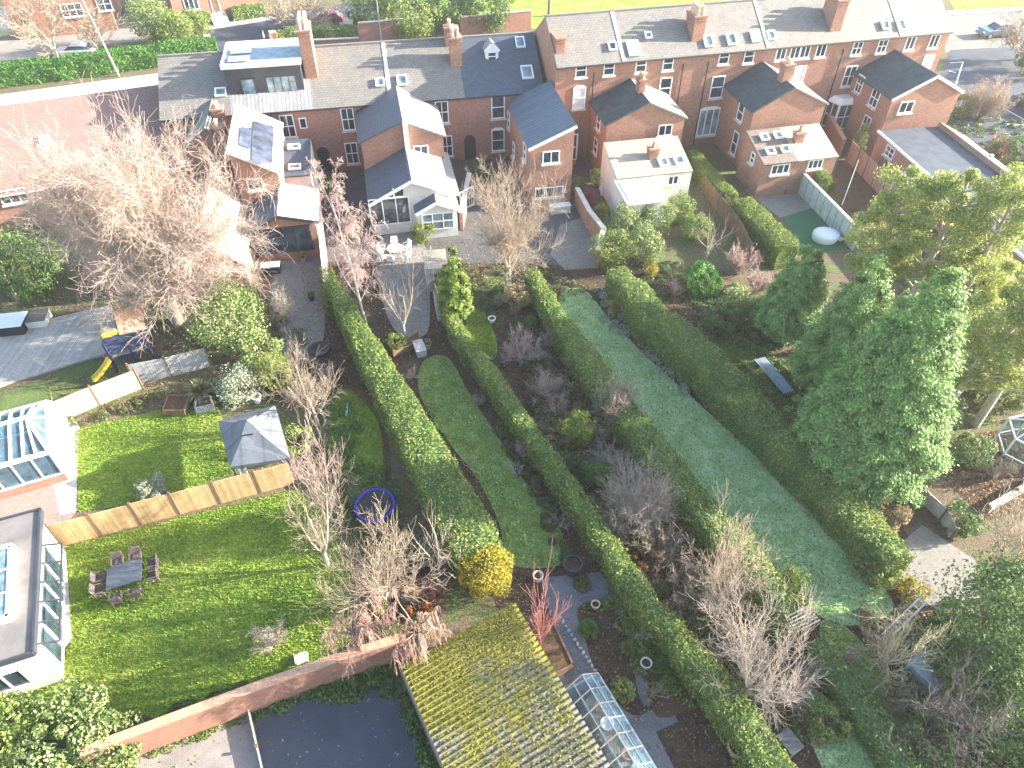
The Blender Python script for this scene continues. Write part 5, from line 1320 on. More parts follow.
for k in range(6):
    f0, f1 = k/6, (k+1)/6; zf = lambda f: -.12*math.sin(math.pi*f)
    p = s0_+dd*f0+Z*zf(f0); q = s0_+dd*f1+Z*zf(f1)
    m.bar(p, q, .42, .04); m.bar(p+sd_*.22+Z*.06, q+sd_*.22+Z*.06, .05, .16); m.bar(p-sd_*.22+Z*.06, q-sd_*.22+Z*.06, .05, .16)
m.build('slide', M['yellow'], pt2)
m = MB(); m.lathe((0, 0, 0), [(.22, 0), (.3, .25), (.32, .3), (.28, .3), (.2, .05)], 14); x = m.build('toy_bucket', M['pink']); x.location = G(110, 358); tag(x, 'pink bucket beside the yellow slide', 'bucket')
# trampoline
tr = thing('trampoline', 'small round trampoline with a blue padded ring', 'trampoline', G(375, 518)); o = tr.location; c = G(375, 505, .6)
m = MB(o); ring = []
for k in range(25): a_ = 2*math.pi*k/24; ring.append(c+Vector((math.cos(a_)*.98, math.sin(a_)*.98, 0)))
m.tube(ring, .075, 8, False); m.build('padded_ring', M['blue'], tr, True)
m = MB(o); m.lathe(c, [(.93, -.01), (.93, .01)], 24); m.build('mat', M['net'], tr)
for k in range(6):
    a_ = k*math.pi/3+.3; p = c+Vector((math.cos(a_)*1.05, math.sin(a_)*1.05, 0)); m = MB(o); m.tube([at(p, 0), at(p, 1.9)], .02, 6); m.build('pole', M['net'], tr)
m = MB(o); m.tube([p+Z*1.3 for p in ring], .012, 4, False); m.build('top_hoop', M['net'], tr)
# seats and tables ------------------------------------------------
def chair_mesh(mat_seat, mat_leg, name, label, cat='chair', group=None, w=.5, arms=True, hb=.85):
    t = thing(name, label, cat, (0, 0, 0), 0, group)
    m = MB(); m.box((0, 0, .38), w, w, .08); m.build('seat', M[mat_seat], t, bevel=.02)
    m = MB(); m.obox((0, -w/2+.03, .38+(hb-.38)/2+.04), Vector((w/2, 0, 0)), Vector((0, .03, 0)), Vector((0, -.05, (hb-.38)/2))); m.build('backrest', M[mat_seat], t, bevel=.02)
    for sx in (-1, 1):
        for sy in (-1, 1): m = MB(); m.tube([(sx*(w/2-.04), sy*(w/2-.04), 0), (sx*(w/2-.05), sy*(w/2-.05), .4)], .022, 5); m.build('leg', M[mat_leg], t)
        if arms: m = MB(); m.bar((sx*w/2, -w/2+.03, .62), (sx*w/2, w/2-.04, .62), .06, .04); m.bar((sx*w/2, w/2-.05, .4), (sx*w/2, w/2-.05, .62), .04); m.build('armrest', M[mat_leg], t)
    return t
def table(loc, rz, w, d, h, mat, label, leg='zinc', rnd=False, name='garden_table'):
    t = thing(name, label, 'table', loc, rz); m = MB()
    if rnd: m.lathe((0, 0, h-.05), [(w/2-.02, 0), (w/2, .02), (w/2, .05)], 20)
    else: m.box((0, 0, h-.05), w, d, .05)
    m.build('tabletop', M[mat], t)
    for sx in (-1, 1):
        for sy in (-1, 1): m = MB(); k = .32 if rnd else .44; m.tube([(sx*w*k, sy*d*k, 0), (sx*w*k, sy*d*k, h-.05)], .03, 6); m.build('leg', M[leg], t)
    return t
tc = G(130, 582); taz = math.atan2((G(149, 571)-G(117, 580)).y, (G(149, 571)-G(117, 580)).x)
table(tc, taz, 1.5, 1.2, .74, 'felt_dark', 'square grey outdoor table on the sunlit big lawn')
ch = chair_mesh('rattan', 'rattan', 'outdoor_chair', '', group=None)
sp = [(-.4, 1.0, math.pi, 'far side of the grey table, left one'), (.4, 1.0, math.pi, 'far side of the grey table, right one'), (-.4, -1.0, 0, 'near side of the grey table, left one'), (.4, -1.0, 0, 'near side of the grey table, right one'),
      (-1.15, .33, -math.pi/2, 'left end of the grey table, farther one'), (-1.15, -.33, -math.pi/2, 'left end of the grey table, nearer one'), (1.15, .33, math.pi/2, 'right end of the grey table, farther one'), (1.15, -.33, math.pi/2, 'right end of the grey table, nearer one')]
cR = Matrix.Rotation(taz, 3, 'Z')
for i, (x, y, r_, lb) in enumerate(sp):
    p = tc+cR @ Vector((x, y, 0)); l = 'dark woven chair at the '+lb; gname = 'woven chairs around the grey table'
    if i == 0: ch.location = p; ch.rotation_euler = (0, 0, taz+r_); ch['label'] = l; ch['group'] = gname
    else: dup(ch, p, taz+r_, l, gname)
# white round set behind the garden room
tc = G(396, 256); table(tc, .3, 1.2, 1.2, .72, 'stone', 'round pale table on the patio below the white gabled room', rnd=True, leg='white')
wc = chair_mesh('white', 'white', 'patio_chair', '', w=.48)
names = ['nearest the white gabled room', 'beside the bare birch', 'closest to the viewer', 'towards the pale bare tree', 'on the side of the shed', 'beneath the porch window']
order = [100, 170, 260, 220, 330, 40]
for i, aa in enumerate(order):
    p = tc+Vector((math.cos(R(aa))*1.05, math.sin(R(aa))*1.05, 0)); l = 'white patio chair at the round table, the one '+names[i]
    if i == 0: wc.location = p; wc.rotation_euler = (0, 0, R(aa+90)); wc['label'] = l; wc['group'] = 'white chairs at the round patio table'
    else: dup(wc, p, R(aa+90), l, 'white chairs at the round patio table')
cc = chair_mesh('black', 'black', 'patio_chair', 'black patio chair on the brick patio, left one by the conservatory', w=.55); cc.location = G(22, 486); cc.rotation_euler = (0, 0, .2); cc['group'] = 'black chairs by the conservatory'
dup(cc, G(35, 483), .25, 'black patio chair on the brick patio, middle one by the conservatory', 'black chairs by the conservatory')
dup(cc, G(48, 479), .2, 'black patio chair on the brick patio, right one by the conservatory', 'black chairs by the conservatory')
# edging stones along the dark path
for i in range(13):
    p = G(560+2.9*i, 618+4.4*i); m = MB(); r_ = random.uniform(.06, .10); m.lathe((0, 0, 0), [(r_, 0), (r_*.95, .08), (r_*.5, .13)], 7, 1.2, .8); x = m.build('edging_stone', M['concrete']); x.location = p; x.rotation_euler = (0, 0, i*1.3); tag(x, 'pale edging stone in the row between the dark path and the small beds', 'stone', 'pale stones edging the dark garden path')
# bench
bn_ = thing('garden_bench', 'light grey slatted bench on the dark grass under the conifers', 'bench', G(774, 380)); o = bn_.location
a = (G(754, 360, .42)+G(764, 357, .42))/2; b = (G(793, 390, .42)+G(784, 395, .42))/2; u = (b-a).normalized(); n = nvec(u); L_ = (b-a).length
m = MB(o)
for k in range(6): m.bar(a+n*(-.36+.13*k), b+n*(-.36+.13*k), .085, .035)
m.build('seat_slats', M['lead'], bn_)
for s in (.12, .88):
    for e in (-.3, .25): m = MB(o); p = a.lerp(b, s)+n*e; m.bar(at(p, 0), p-Z*.02, .07); m.build('leg', M['zinc'], bn_)
    m = MB(o); p = a.lerp(b, s); m.bar(p-n*.36-Z*.05, p+n*.3-Z*.05, .06); m.build('rail', M['zinc'], bn_)
# round covered table on turf
x = MB(); x.lathe((0, 0, 0), [(.78, 0), (.86, .12), (.9, .5), (.86, .66), (.5, .74), (.1, .76)], 20, 1.1, .95); x = x.build('covered_tub', M['tub'], None, True); x.location = G(824, 240); tag(x, 'round tub under a white cover on the artificial turf', 'tub')
table(G(838, 243), .6, .5, .5, .4, 'stone', 'tiny pale side table next to the white covered tub')
# pots, bird bath and small things
def pot(px, py, r_, h, mat, label, name='plant_pot', cat='pot', plant=None):
    b = G(px, py); t = thing(name, label, cat, b); m = MB(); m.lathe((0, 0, 0), [(r_*.65, 0), (r_*.9, h*.85), (r_*1.05, h*.87), (r_*1.05, h), (r_*.85, h), (r_*.8, h*.8)], 14); m.build('bowl', M[mat], t)
    m = MB(); m.lathe((0, 0, h*.78), [(r_*.8, 0), (r_*.8, .02)], 12); m.build('soil', M['soil'], t)
    if plant: bush_leaves(t, r_*1.3, h*1.1, 300, int(px), M[plant], .1, .6, 8, z0=h*1.2)
    return t
pot(595, 608, .2, .4, 'buff_pot', 'buff clay pot at the bend of the dark garden path')
pot(645, 667, .24, .45, 'stone', 'pale stone urn standing in the bed near the greenhouse')
pot(538, 580, .24, .45, 'stone', 'pale tub beside the mossy shed end')
pot(602, 195, .2, .7, 'white', 'white bird bath between the metal roofed wing and the left pair wing', 'bird_bath', 'bird bath')
pot(492, 322, .25, .35, 'tub', 'white bucket beside the tiny bright lawn', 'bucket', 'bucket')
pot(428, 348, .22, .4, 'terracotta', 'terracotta pot at the top of the winding lawn', plant='lf_hedge')
pot(312, 300, .22, .4, 'black', 'black pot on the grey patio', plant='lf_dark')
pot(304, 262, .25, .45, 'terracotta', 'terracotta pot below the sliding doors', plant='lf_hedge')
pot(258, 402, .28, .5, 'tub', 'white pot beside the silver shrub')
pot(455, 425+45, .18, .25, 'black', 'black pot on the edge of the winding lawn')
pot(521, 474, .25, .2, 'black', 'black basin on the winding lawn', 'basin', 'basin')
pot(550, 520, .2, .2, 'black', 'black bowl low on the winding lawn', 'basin', 'basin')
pot(572, 572, .45, .8, 'black', 'large black water butt at the head of the garden path', 'water_butt', 'water butt')
pot(1012-20, 462, .55, .5, 'black', 'black tub in the bark yard', 'tub', 'tub')
pot(735, 752, .4, .6, 'terracotta', 'rusty brown barrel next to the vegetable bed', 'barrel', 'barrel')
def box_thing(px, py, sx, sy, sz, az, mat, label, name, cat, lid=None):
    t = thing(name, label, cat, G(px, py), R(az)); m = MB(); m.box((0, 0, 0), sx, sy, sz); m.build('body', M[mat], t, bevel=.02)
    m = MB(); m.box((0, 0, sz+.002), sx+.06, sy+.06, .06); m.build('lid', M[lid or mat], t, bevel=.015); return t
box_thing(16, 330, 1.7, 1.5, .8, 10, 'black', 'dark hot tub with a pale lid on the grey deck', 'hot_tub', 'hot tub', 'tub')
box_thing(40, 323, 1.3, 1.3, .6, 12, 'white_rough', 'white edged planter beside the hot tub', 'planter', 'planter', 'tile_brown')
box_thing(272, 272, 1.3, .7, .6, 8, 'zinc', 'dark storage bench below the sliding doors', 'storage_bench', 'bench', 'lead')
box_thing(785, 748, .6, .8, .7, 30, 'playblue', 'small blue cart near the lower hedge', 'garden_cart', 'cart', 'zinc')
box_thing(921, 680, .7, 1.4, .7, 35, 'lead', 'grey box trailer in the shade at the lower right', 'trailer', 'trailer')
box_thing(437, 282, 1.5, 2.2, 1.9, 8, 'wood_grey', 'small shed with a pale flat roof next to the column conifer', 'small_shed', 'shed', 'tile_buff')
box_thing(445, 312, 1.2, 1.8, 1.2, 12, 'wood_grey', 'low store with a pale roof below the small shed', 'log_store', 'store', 'tile_buff')
box_thing(420, 352, .6, 1.1, .5, 20, 'wood_grey', 'grey wooden chest at the top of the winding lawn', 'chest', 'chest')
box_thing(560, 212, 1.6, .6, .6, 14, 'stone', 'pale garden sofa against the metal roofed wing', 'garden_sofa', 'sofa', 'white')
box_thing(302, 660, .5, .35, .2, 20, 'tub', 'pale tray lying at the edge of the big lawn', 'tray', 'tray')
box_thing(740, 590-5, .01+.5, .5, .4, 30, 'stone', 'pale crate in the overgrown strip', 'crate', 'crate')
# fire bowl on patio, poles, ladders
m = MB(); m.lathe((0, 0, 0), [(.55, 0), (.7, .25), (.72, .3), (.6, .28), (.4, .1)], 18); x = m.build('fire_bowl', M['black'], None, True); x.location = G(320, 352); tag(x, 'dark round fire bowl at the end of the grey patio', 'fire bowl')
def pole(px, py, yt, r_, mat, label, name='lamp_post', cat='pole', arm=None, lean=(0, 0), h=None):
    b = G(px, py); h = h or height_to(b, yt); t = thing(name, label, cat, b); m = MB(); m.tube([(0, 0, 0), (lean[0]*h, lean[1]*h, h)], [r_, r_*.6], 8); m.build('shaft', M[mat], t)
    if arm: m = MB(); m.tube([(lean[0]*h, lean[1]*h, h-.05), (lean[0]*h+arm[0], lean[1]*h+arm[1], h+.2)], .04, 6); m.build('arm', M[mat], t); m = MB(); m.box((lean[0]*h+arm[0], lean[1]*h+arm[1], h+.1), .5, .22, .12); m.build('lantern', M['white'], t)
    return t
pole(382, 45, -20, .09, 'steel', 'tall grey lamp post in front of the dark laurels', arm=(.6, .3))
pole(549, 16, -25, .22, 'bark', 'dark telegraph pole on the far lawn', 'telegraph_pole')
pole(119, 76, -10, .11, 'bark_pale', 'pale telegraph pole leaning by the low brick wall', 'telegraph_pole', lean=(-.1, 0))
pole(842, 205, 160, .04, 'white', 'white washing line post in the brown yard', 'washing_post')
pole(571, 405+0, 402, .05, 'tub', 'pale stake', h=.6) if False else None
t = thing('garden_hose', 'pale turquoise plank lying on the shaded lawn', 'plank', G(347, 410)) if False else None
m = MB(); m.box((0, 0, 0), .12, 1.1, .05, R(5)); x = m.build('plank', M['tarp']); x.location = G(347, 410)+Z*.02; tag(x, 'pale turquoise plank lying on the shaded lawn', 'plank')
def ladder(p, q, w, label):
    p = G(*p[:2], p[2]); q = G(*q[:2], q[2]); t = thing('ladder', label, 'ladder', at(p, 0)); o = t.location; d = (q-p).normalized(); s = d.cross(Z).normalized()*w/2
    m = MB(o)
    for e in (-1, 1): m.bar(p+s*e, q+s*e, .06)
    m.build('rail', M['tub'], t); L_ = (q-p).length
    for k in range(int(L_/.32)): m = MB(o); c_ = p+d*(.15+.32*k); m.bar(c_-s, c_+s, .035); m.build('rung', M['tub'], t)
ladder((882, 640, .05), (925, 598, 1.6), .3, 'pale ladder leaning over the scrub at the right end of the long lawn')
ladder((908, 664, .4), (940, 655, .6), .25, 'short pale ladder lying by the grey trailer')
# look-out seat / trellis arch
t = thing('garden_arch', 'weathered timber arch standing beside the lower part of the bushy hedge', 'arch', G(790, 640)); o = t.location
c = G(790, 640); u = uvec(25); n = nvec(u)
for sx in (-1, 1):
    for sy in (-1, 1): m = MB(o); p = c+u*.5*sx+n*.3*sy; m.bar(p, p+Z*1.9, .07); m.build('post', M['wood'], t)
m = MB(o)
for k in range(6): m.bar(c+u*(-.62)+n*(-.35+.14*k)+Z*1.95, c+u*.62+n*(-.35+.14*k)+Z*1.95, .05)
m.build('top_slats', M['wood_pale'], t)
# hexagonal frame greenhouse at right
t = thing('summer_house', 'white framed glass summer house at the right edge', 'summer house', G(1018, 455)); o = t.location
c = G(1022, 455); k6 = [c+Vector((math.cos(R(60*k+15))*1.5, math.sin(R(60*k+15))*1.5, 0)) for k in range(6)]; f = MB(o); g1 = MB(o); g2 = MB(o)
for k in range(6):
    p, q = k6[k], k6[(k+1) % 6]; f.bar(p, p+Z*1.8, .08); f.bar(p+Z*1.8, q+Z*1.8, .08); f.bar(p+Z*1.8, c+Z*2.7, .07); f.bar(p+Z*.6, q+Z*.6, .05)
    g1.poly([p, q, q+Z*1.8, p+Z*1.8]); g2.poly([p+Z*1.8, q+Z*1.8, c+Z*2.7])
f.build('frame', M['white'], t); g1.build('side_glazing', M['clear'], t); g2.build('roof_glazing', M['clear'], t)
# ================================================================= vehicles and person
def car(loc, rz, label, col, name='parked_car', L=4.3, rough=.25):
    t = thing(name, label, 'car', loc, rz); w = 1.8
    prof = [(-L/2, .35), (-L/2+.05, .75), (-L/2+.25, .92), (-L*.22, 1.0), (-L*.08, 1.42), (L*.2, 1.46), (L*.36, 1.32), (L*.46, .98), (L/2, .88), (L/2, .35)]
    low = [(x, min(z, .96)) for x, z in prof]
    mt = NT('car_paint_'+label[:6]); mt.b.inputs['Base Color'].default_value = (*col, 1); mt.b.inputs['Roughness'].default_value = rough; mt.b.inputs['Metallic'].default_value = .3
    m = MB(); m.prism([(x, -w/2, z) for x, z in low], [(x, w/2, z) for x, z in low]); m.build('body', mt.m, t, bevel=.07)
    m = MB(); c_ = [(-L*.22, .95), (-L*.07, 1.40), (L*.2, 1.44), (L*.35, 1.3), (L*.44, .95)]; m.prism([(x, -w/2+.12+.1*(z > 1), z) for x, z in c_], [(x, w/2-.12-.1*(z > 1), z) for x, z in c_]); m.build('windows', M['glass'], t, bevel=.03)
    m = MB(); c_ = [(-L*.06, 1.41), (L*.2, 1.455), (L*.34, 1.32)]
    m.prism([(x, -w/2+.2, z) for x, z in c_]+[(L*.34, -w/2+.2, 1.30), (-L*.06, -w/2+.2, 1.38)], [(x, w/2-.2, z+.02) for x, z in c_]+[(L*.34, w/2-.2, 1.30), (-L*.06, w/2-.2, 1.38)]); m.build('roof', mt.m, t)
    for sx in (-.31, .30):
        for sy in (-1, 1):
            m = MB(); m.tube([(L*sx, sy*(w/2-.18), .33), (L*sx, sy*(w/2+.01), .33)], .33, 16); wh = m.build('wheel', M['black'], t)
            m = MB(); m.tube([(L*sx, sy*(w/2), .33), (L*sx, sy*(w/2+.025), .33)], .2, 12); m.build('rim', M['steel'], wh)
    for sy in (-1, 1):
        m = MB(); m.box((-L/2+.06, sy*.62, .62), .12, .38, .16); m.build('headlight', M['white'], t)
        m = MB(); m.box((L/2-.02, sy*.66, .68), .08, .3, .18); m.build('tail_light', M['twig_red'], t)
    return t
u = G(1015, 33)-G(970, 36)
car(G(994, 36), math.atan2(u.y, u.x), 'silver grey car parked along the kerb at the top right', (.16, .20, .24))
car(G(1030, 112), R(100), 'dark car half out of frame beyond the parking bay lines', (.04, .045, .05))
car(G(326, 24), R(10), 'red car behind the clipped hedge on the dark drive', (.45, .06, .06))
car(G(78, 57), R(8), 'white car on the gravel forecourt behind the bright hedge', (.7, .72, .74))
def person(px, py, label):
    b = G(px, py); t = thing('person', label, 'person', b, R(-60)); S = bpy.data.meshes.new('body')
    vs = [(0, 0, .95), (0, 0, 1.15), (0, 0, 1.38), (0, .01, 1.50), (0, .02, 1.62), (0, .02, 1.72), (.1, 0, .9), (.11, .08, .5), (.12, .02, .08), (.12, .16, .04), (-.1, 0, .9), (-.11, -.06, .5), (-.12, -.2, .1), (-.12, -.06, .04),
          (.19, 0, 1.40), (.25, -.04, 1.12), (.24, .1, .88), (-.19, 0, 1.40), (-.25, .04, 1.12), (-.24, .16, .9)]
    es = [(0, 1), (1, 2), (2, 3), (3, 4), (4, 5), (0, 6), (6, 7), (7, 8), (8, 9), (0, 10), (10, 11), (11, 12), (12, 13), (2, 14), (14, 15), (15, 16), (2, 17), (17, 18), (18, 19)]
    rs = [.15, .14, .17, .06, .10, .08, .10, .065, .045, .045, .10, .065, .045, .045, .07, .045, .035, .07, .045, .035]
    S.from_pydata(vs, es, []); o = bpy.data.objects.new('body', S); C.objects.link(o); o.parent = t
    md = o.modifiers.new('s', 'SKIN'); 
    for i, r_ in enumerate(rs): S.skin_vertices[0].data[i].radius = (r_, r_*.8)
    S.skin_vertices[0].data[0].use_root = True
    o.modifiers.new('u', 'SUBSURF').render_levels = 2
    mt = plain('pale_top_and_dark_trousers', (.7, .7, .72)); 
    tt = NT('pedestrian_clothes'); g = tt.new('ShaderNodeTexCoord').outputs['Object']; s = tt.new('ShaderNodeSeparateXYZ'); tt.link(g, s.inputs[0])
    r = tt.ramp(s.outputs[2], [(0, (.03, .03, .04)), (.95/2, (.03, .03, .04)), (.5, (.65, .66, .68)), (.76, (.55, .38, .30))], 'CONSTANT')
    dv = tt.new('ShaderNodeMath', operation='MULTIPLY'); tt.link(s.outputs[2], dv.inputs[0]); dv.inputs[1].default_value = .5; tt.link(dv.outputs[0], r.inputs[0])
    tt.link(r.outputs[0], tt.b.inputs['Base Color']); S.materials.append(tt.m)
    m = MB(); m.lathe((0, .0, 1.66), [(.10, 0), (.115, .06), (.09, .12), (.03, .155)], 10); m.build('hair', M['bark'], t, True)
person(266, 47, 'person in a pale top and dark trousers walking on the dark drive')
# ================================================================= trees and shrubs
bare(178, 322, 124, 'huge bare tree with a wide pale crown at the left', 'bark_pale', 'twig_huge', seed=3, maxl=5, kids=6.6, ang=.72, fork=7, spread=.85, clear=.18, ratio=.60, up=.04, wig=.2, trunk_r=.34, rmin=.008, rad=5.9)
bare(365, 320, 160, 'tall slender bare birch with a white stem and drooping pink twigs', 'bark_birch', 'twig_pink', seed=5, maxl=3, kids=9, ang=.8, clear=.28, ratio=.34, up=.06, droop=.12, trunk_r=.10, lean=(-.03, 0), rmin=.008, rad=1.7)
bare(405, 337, 268, 'small pale bare tree on the round patio edge', 'bark_pale', 'twig_tan', seed=8, maxl=3, kids=4, ang=.7, fork=5, spread=.9, clear=.2, rmin=.007, trunk_r=.07, rad=1.7)
bare(509, 290, 176, 'bare tree with a fine cream crown in front of the metal roofed wing', 'bark_pale', 'twig_tan', seed=9, maxl=5, kids=5, ang=.6, fork=5, spread=.62, clear=.22, ratio=.62, rmin=.007, trunk_r=.15, rad=2.9)
bare(318, 425, 350, 'bare tan tree left of the shaded lawn', 'bark_pale', 'twig_tan', seed=12, maxl=4, kids=4, ang=.7, fork=5, spread=.8, clear=.15, rmin=.007, trunk_r=.08, rad=1.7)
bare(332, 520, 436, 'pinkish bare shrubby tree above the trampoline', 'bark_pale', 'twig_pink', seed=13, maxl=4, kids=4, ang=.6, fork=6, spread=.7, clear=.12, rmin=.007, trunk_r=.07, rad=1.6)
bare(328, 565, 480, 'pale bare tree with twisting limbs by the big lawn', 'bark_pale', 'twig_tan', seed=14, maxl=4, kids=4, ang=.7, fork=4, spread=.8, clear=.2, rmin=.007, trunk_r=.09, rad=1.9)
bare(388, 605, 525, 'wide bare tree with tan limbs below the trampoline', 'bark_pale', 'twig_tan', seed=15, maxl=4, kids=5, ang=.7, fork=7, spread=1.1, clear=.12, rmin=.007, trunk_r=.1, rad=2.6)
bare(440, 575, 520, 'small bare tree next to the golden shrub', 'bark_pale', 'twig_grey', seed=16, maxl=3, kids=4, ang=.7, fork=4, spread=.9, clear=.15, rmin=.007, trunk_r=.06, rad=1.3)
bare(366, 668, 612, 'weeping bare tree hanging over the red wall', 'bark', 'twig_weep', seed=17, maxl=4, kids=4, ang=.8, fork=7, spread=1.3, clear=.45, ratio=.6, up=-.12, droop=.35, rmin=.007, trunk_r=.08, name='weeping_tree', rad=1.3)
bare(425, 672, 606, 'weeping bare tree leaning on the mossy shed roof', 'bark', 'twig_weep', seed=18, maxl=4, kids=4, ang=.8, fork=7, spread=1.2, clear=.45, ratio=.6, up=-.12, droop=.35, rmin=.007, trunk_r=.08, name='weeping_tree', rad=1.2)
bare(540, 648, 578, 'small red twigged tree growing by the raised bed', 'twig_red', 'twig_red', seed=19, maxl=3, kids=4, ang=.45, fork=6, spread=.5, clear=.12, rmin=.007, trunk_r=.05, rad=1.0)
bare(742, 698, 618, 'bare greyish tree with a dense crown near the timber arch', 'bark_pale', 'twig_grey', seed=20, maxl=4, kids=5, ang=.7, fork=7, spread=1.0, clear=.15, rmin=.006, trunk_r=.08, rad=2.1)
bare(712, 608, 546, 'bare tan tree in the overgrown strip', 'bark_pale', 'twig_tan', seed=21, maxl=4, kids=5, ang=.7, fork=6, spread=1.0, clear=.15, rmin=.007, trunk_r=.09, rad=2.3)
bare(985, 600, 492, 'bare tree with pale limbs over the slab patio', 'bark_pale', 'twig_tan', seed=22, maxl=4, kids=4, ang=.7, fork=5, spread=.9, clear=.3, rmin=.013, trunk_r=.1, rad=2.2)
bare(560+146, 260, 215, 'small bare tree among the laurels', 'bark_pale', 'twig_tan', seed=23, maxl=3, kids=4, ang=.8, fork=4, spread=.9, clear=.2, rmin=.007, trunk_r=.06, rad=1.3)
bare(60, 62, -10, 'bare tree in front of the top left house', 'bark_pale', 'twig_tan', seed=25, maxl=4, kids=5, ang=.6, fork=5, spread=.7, clear=.2, rmin=.02, trunk_r=.14, rad=3.5)
bare(100, 55, 2, 'bare tree right of the top left house window', 'bark_pale', 'twig_tan', seed=26, maxl=4, kids=4, ang=.6, fork=5, spread=.8, clear=.2, rmin=.02, trunk_r=.12, rad=3)
bare(300, 30, -6, 'spreading bare shrub on the far side of the dark drive', 'bark_pale', 'twig_tan', seed=27, maxl=4, kids=5, ang=.7, fork=7, spread=1.4, clear=.1, rmin=.022, trunk_r=.1, rad=4.2)
bare(18, 300, 232, 'bare tree rising from dark ivy at the left edge', 'bark_pale', 'twig_olive', seed=28, maxl=3, kids=4, ang=.6, fork=4, spread=.7, clear=.3, rmin=.015, trunk_r=.1, rad=1.8)
bare(880, 668, 610, 'bare scrubby tree at the end of the long lawn', 'bark_pale', 'twig_olive', seed=29, maxl=4, kids=4, ang=.8, fork=6, spread=1.0, clear=.1, rmin=.007, trunk_r=.06, rad=1.9)
bare(925, 738, 690, 'dark bare tree in the shade of the lower right', 'bark', 'twig_dim', seed=30, maxl=4, kids=4, ang=.8, fork=6, spread=1.0, clear=.1, rmin=.007, trunk_r=.06, rad=2.0)
bare(1015, 60, 0, 'pale bare tree at the top right edge', 'bark_pale', 'twig_tan', seed=31, maxl=4, kids=4, ang=.7, fork=6, spread=.9, clear=.1, rmin=.022, trunk_r=.1, rad=3.0)
# bare shrubs
twigbush(640, 497, 3.4, 2.1, 'large round grey bare shrub right of the bamboo', 'twig_grey', 1, 900, 7, r=.008)
twigbush(619, 402, 3.0, 1.35, 'pinkish bare shrub on the edge of the long lawn', 'twig_pink', 2, 480, 7, r=.009)
twigbush(520, 348, 1.8, 1.7, 'wide mauve bare shrub below the tiny lawn', 'twig_purple', 3, 560, 6, r=.009)
twigbush(545, 388, 1.6, 1.5, 'dull purple shrub in the overgrown strip', 'twig_purple', 4, 420, 6, r=.009)
twigbush(612, 456, 1.4, 1.3, 'low grey shrub between the pink shrub and the round grey shrub', 'twig_grey', 5, 380, 6, r=.009)
twigbush(660, 545, 1.6, 1.6, 'low tan shrub under the round grey shrub', 'twig_tan', 6, 420, 6, r=.009)
twigbush(690, 585, 1.6, 1.5, 'tan thicket right of the long narrow hedge', 'twig_tan', 7, 420, 6, r=.010)
twigbush(742, 556, 1.6, 1.2, 'pale dry shrub against the bushy hedge', 'twig_tan', 8, 320, 6, r=.010)
twigbush(268, 636, 1.7, .95, 'round pale bare shrub standing on the big lawn', 'bark_pale', 9, 260, 6, r=.011)
twigbush(306, 392, 1.8, 1.3, 'bare tan shrub beside the silver shrub', 'twig_tan', 10, 320, 6, r=.011)
twigbush(282, 305, 2.2, 1.1, 'pale bare shrub at the edge of the grey patio', 'bark_pale', 11, 220, 6, r=.013)
twigbush(353, 262, 1.6, 1.2, 'brownish pink shrub left of the round table', 'twig_pink', 12, 320, 6, r=.012)
twigbush(412, 372, .9, .6, 'small buff bare shrub by the winding lawn', 'bark_pale', 13, 140, 5, r=.010)
twigbush(690, 640, 1.2, 1.0, 'small pinkish shrub in the lower bed', 'twig_pink', 14, 200, 6, r=.010)
twigbush(652, 690, .8, .7, 'brown dead perennial in the bed by the urn', 'twig_tan', 15, 160, 5, r=.009)
twigbush(645, 632, .8, .6, 'buff grass like clump in the bed near the hedge', 'bark_pale', 16, 200, 3, r=.008)
twigbush(740, 262, 2.0, 1.3, 'rosy brown bare shrub left of the sunlit hedge', 'twig_pink', 17, 420, 6, r=.013)
twigbush(758, 282, 1.8, 1.1, 'rosy brown bare shrub above the first big conifer', 'twig_pink', 18, 300, 6, r=.013)
twigbush(677, 285, 1.5, .9, 'thin pink bare shrub above the shady lawn', 'twig_pink', 19, 160, 5, r=.011)
twigbush(985, 100, 3.6, 2.2, 'large pale bushy shrub by the parking court', 'lf_tan' if False else 'twig_tan', 20, 800, 7, r=.016)
twigbush(1000, 145, 1.6, 1.6, 'dark red bare shrub beside the annex', 'twig_red', 21, 300, 6, r=.015)
twigbush(800, 600+80, 1.6, 1.2, 'greyish dry shrub right of the timber arch', 'twig_grey', 22, 260, 6, r=.009)
twigbush(960, 700, 1.5, 1.5, 'tangle of dark stems at the lower right', 'twig_purple', 23, 380, 6, r=.009)
twigbush(1000, 470, 1.2, 1.0, 'pale dry bush at the edge of the bark yard', 'twig_tan', 24, 220, 6, r=.010)
twigbush(470, 462, .9, .5, 'small thin sapling on the winding lawn', 'twig_olive', 25, 40, 4, r=.009)
twigbush(515, 470, .8, .5, 'small pale sapling beside the black basin', 'bark_pale', 26, 60, 4, r=.009)
twigbush(435, 590, 1.2, .8, 'reddish bare shrub beside the compost bay', 'twig_red', 27, 160, 5, r=.009)
twigbush(325, 375, 1.3, .9, 'brown shrub at the foot of the grey patio', 'twig_pink', 28, 220, 6, r=.010)
import itertools
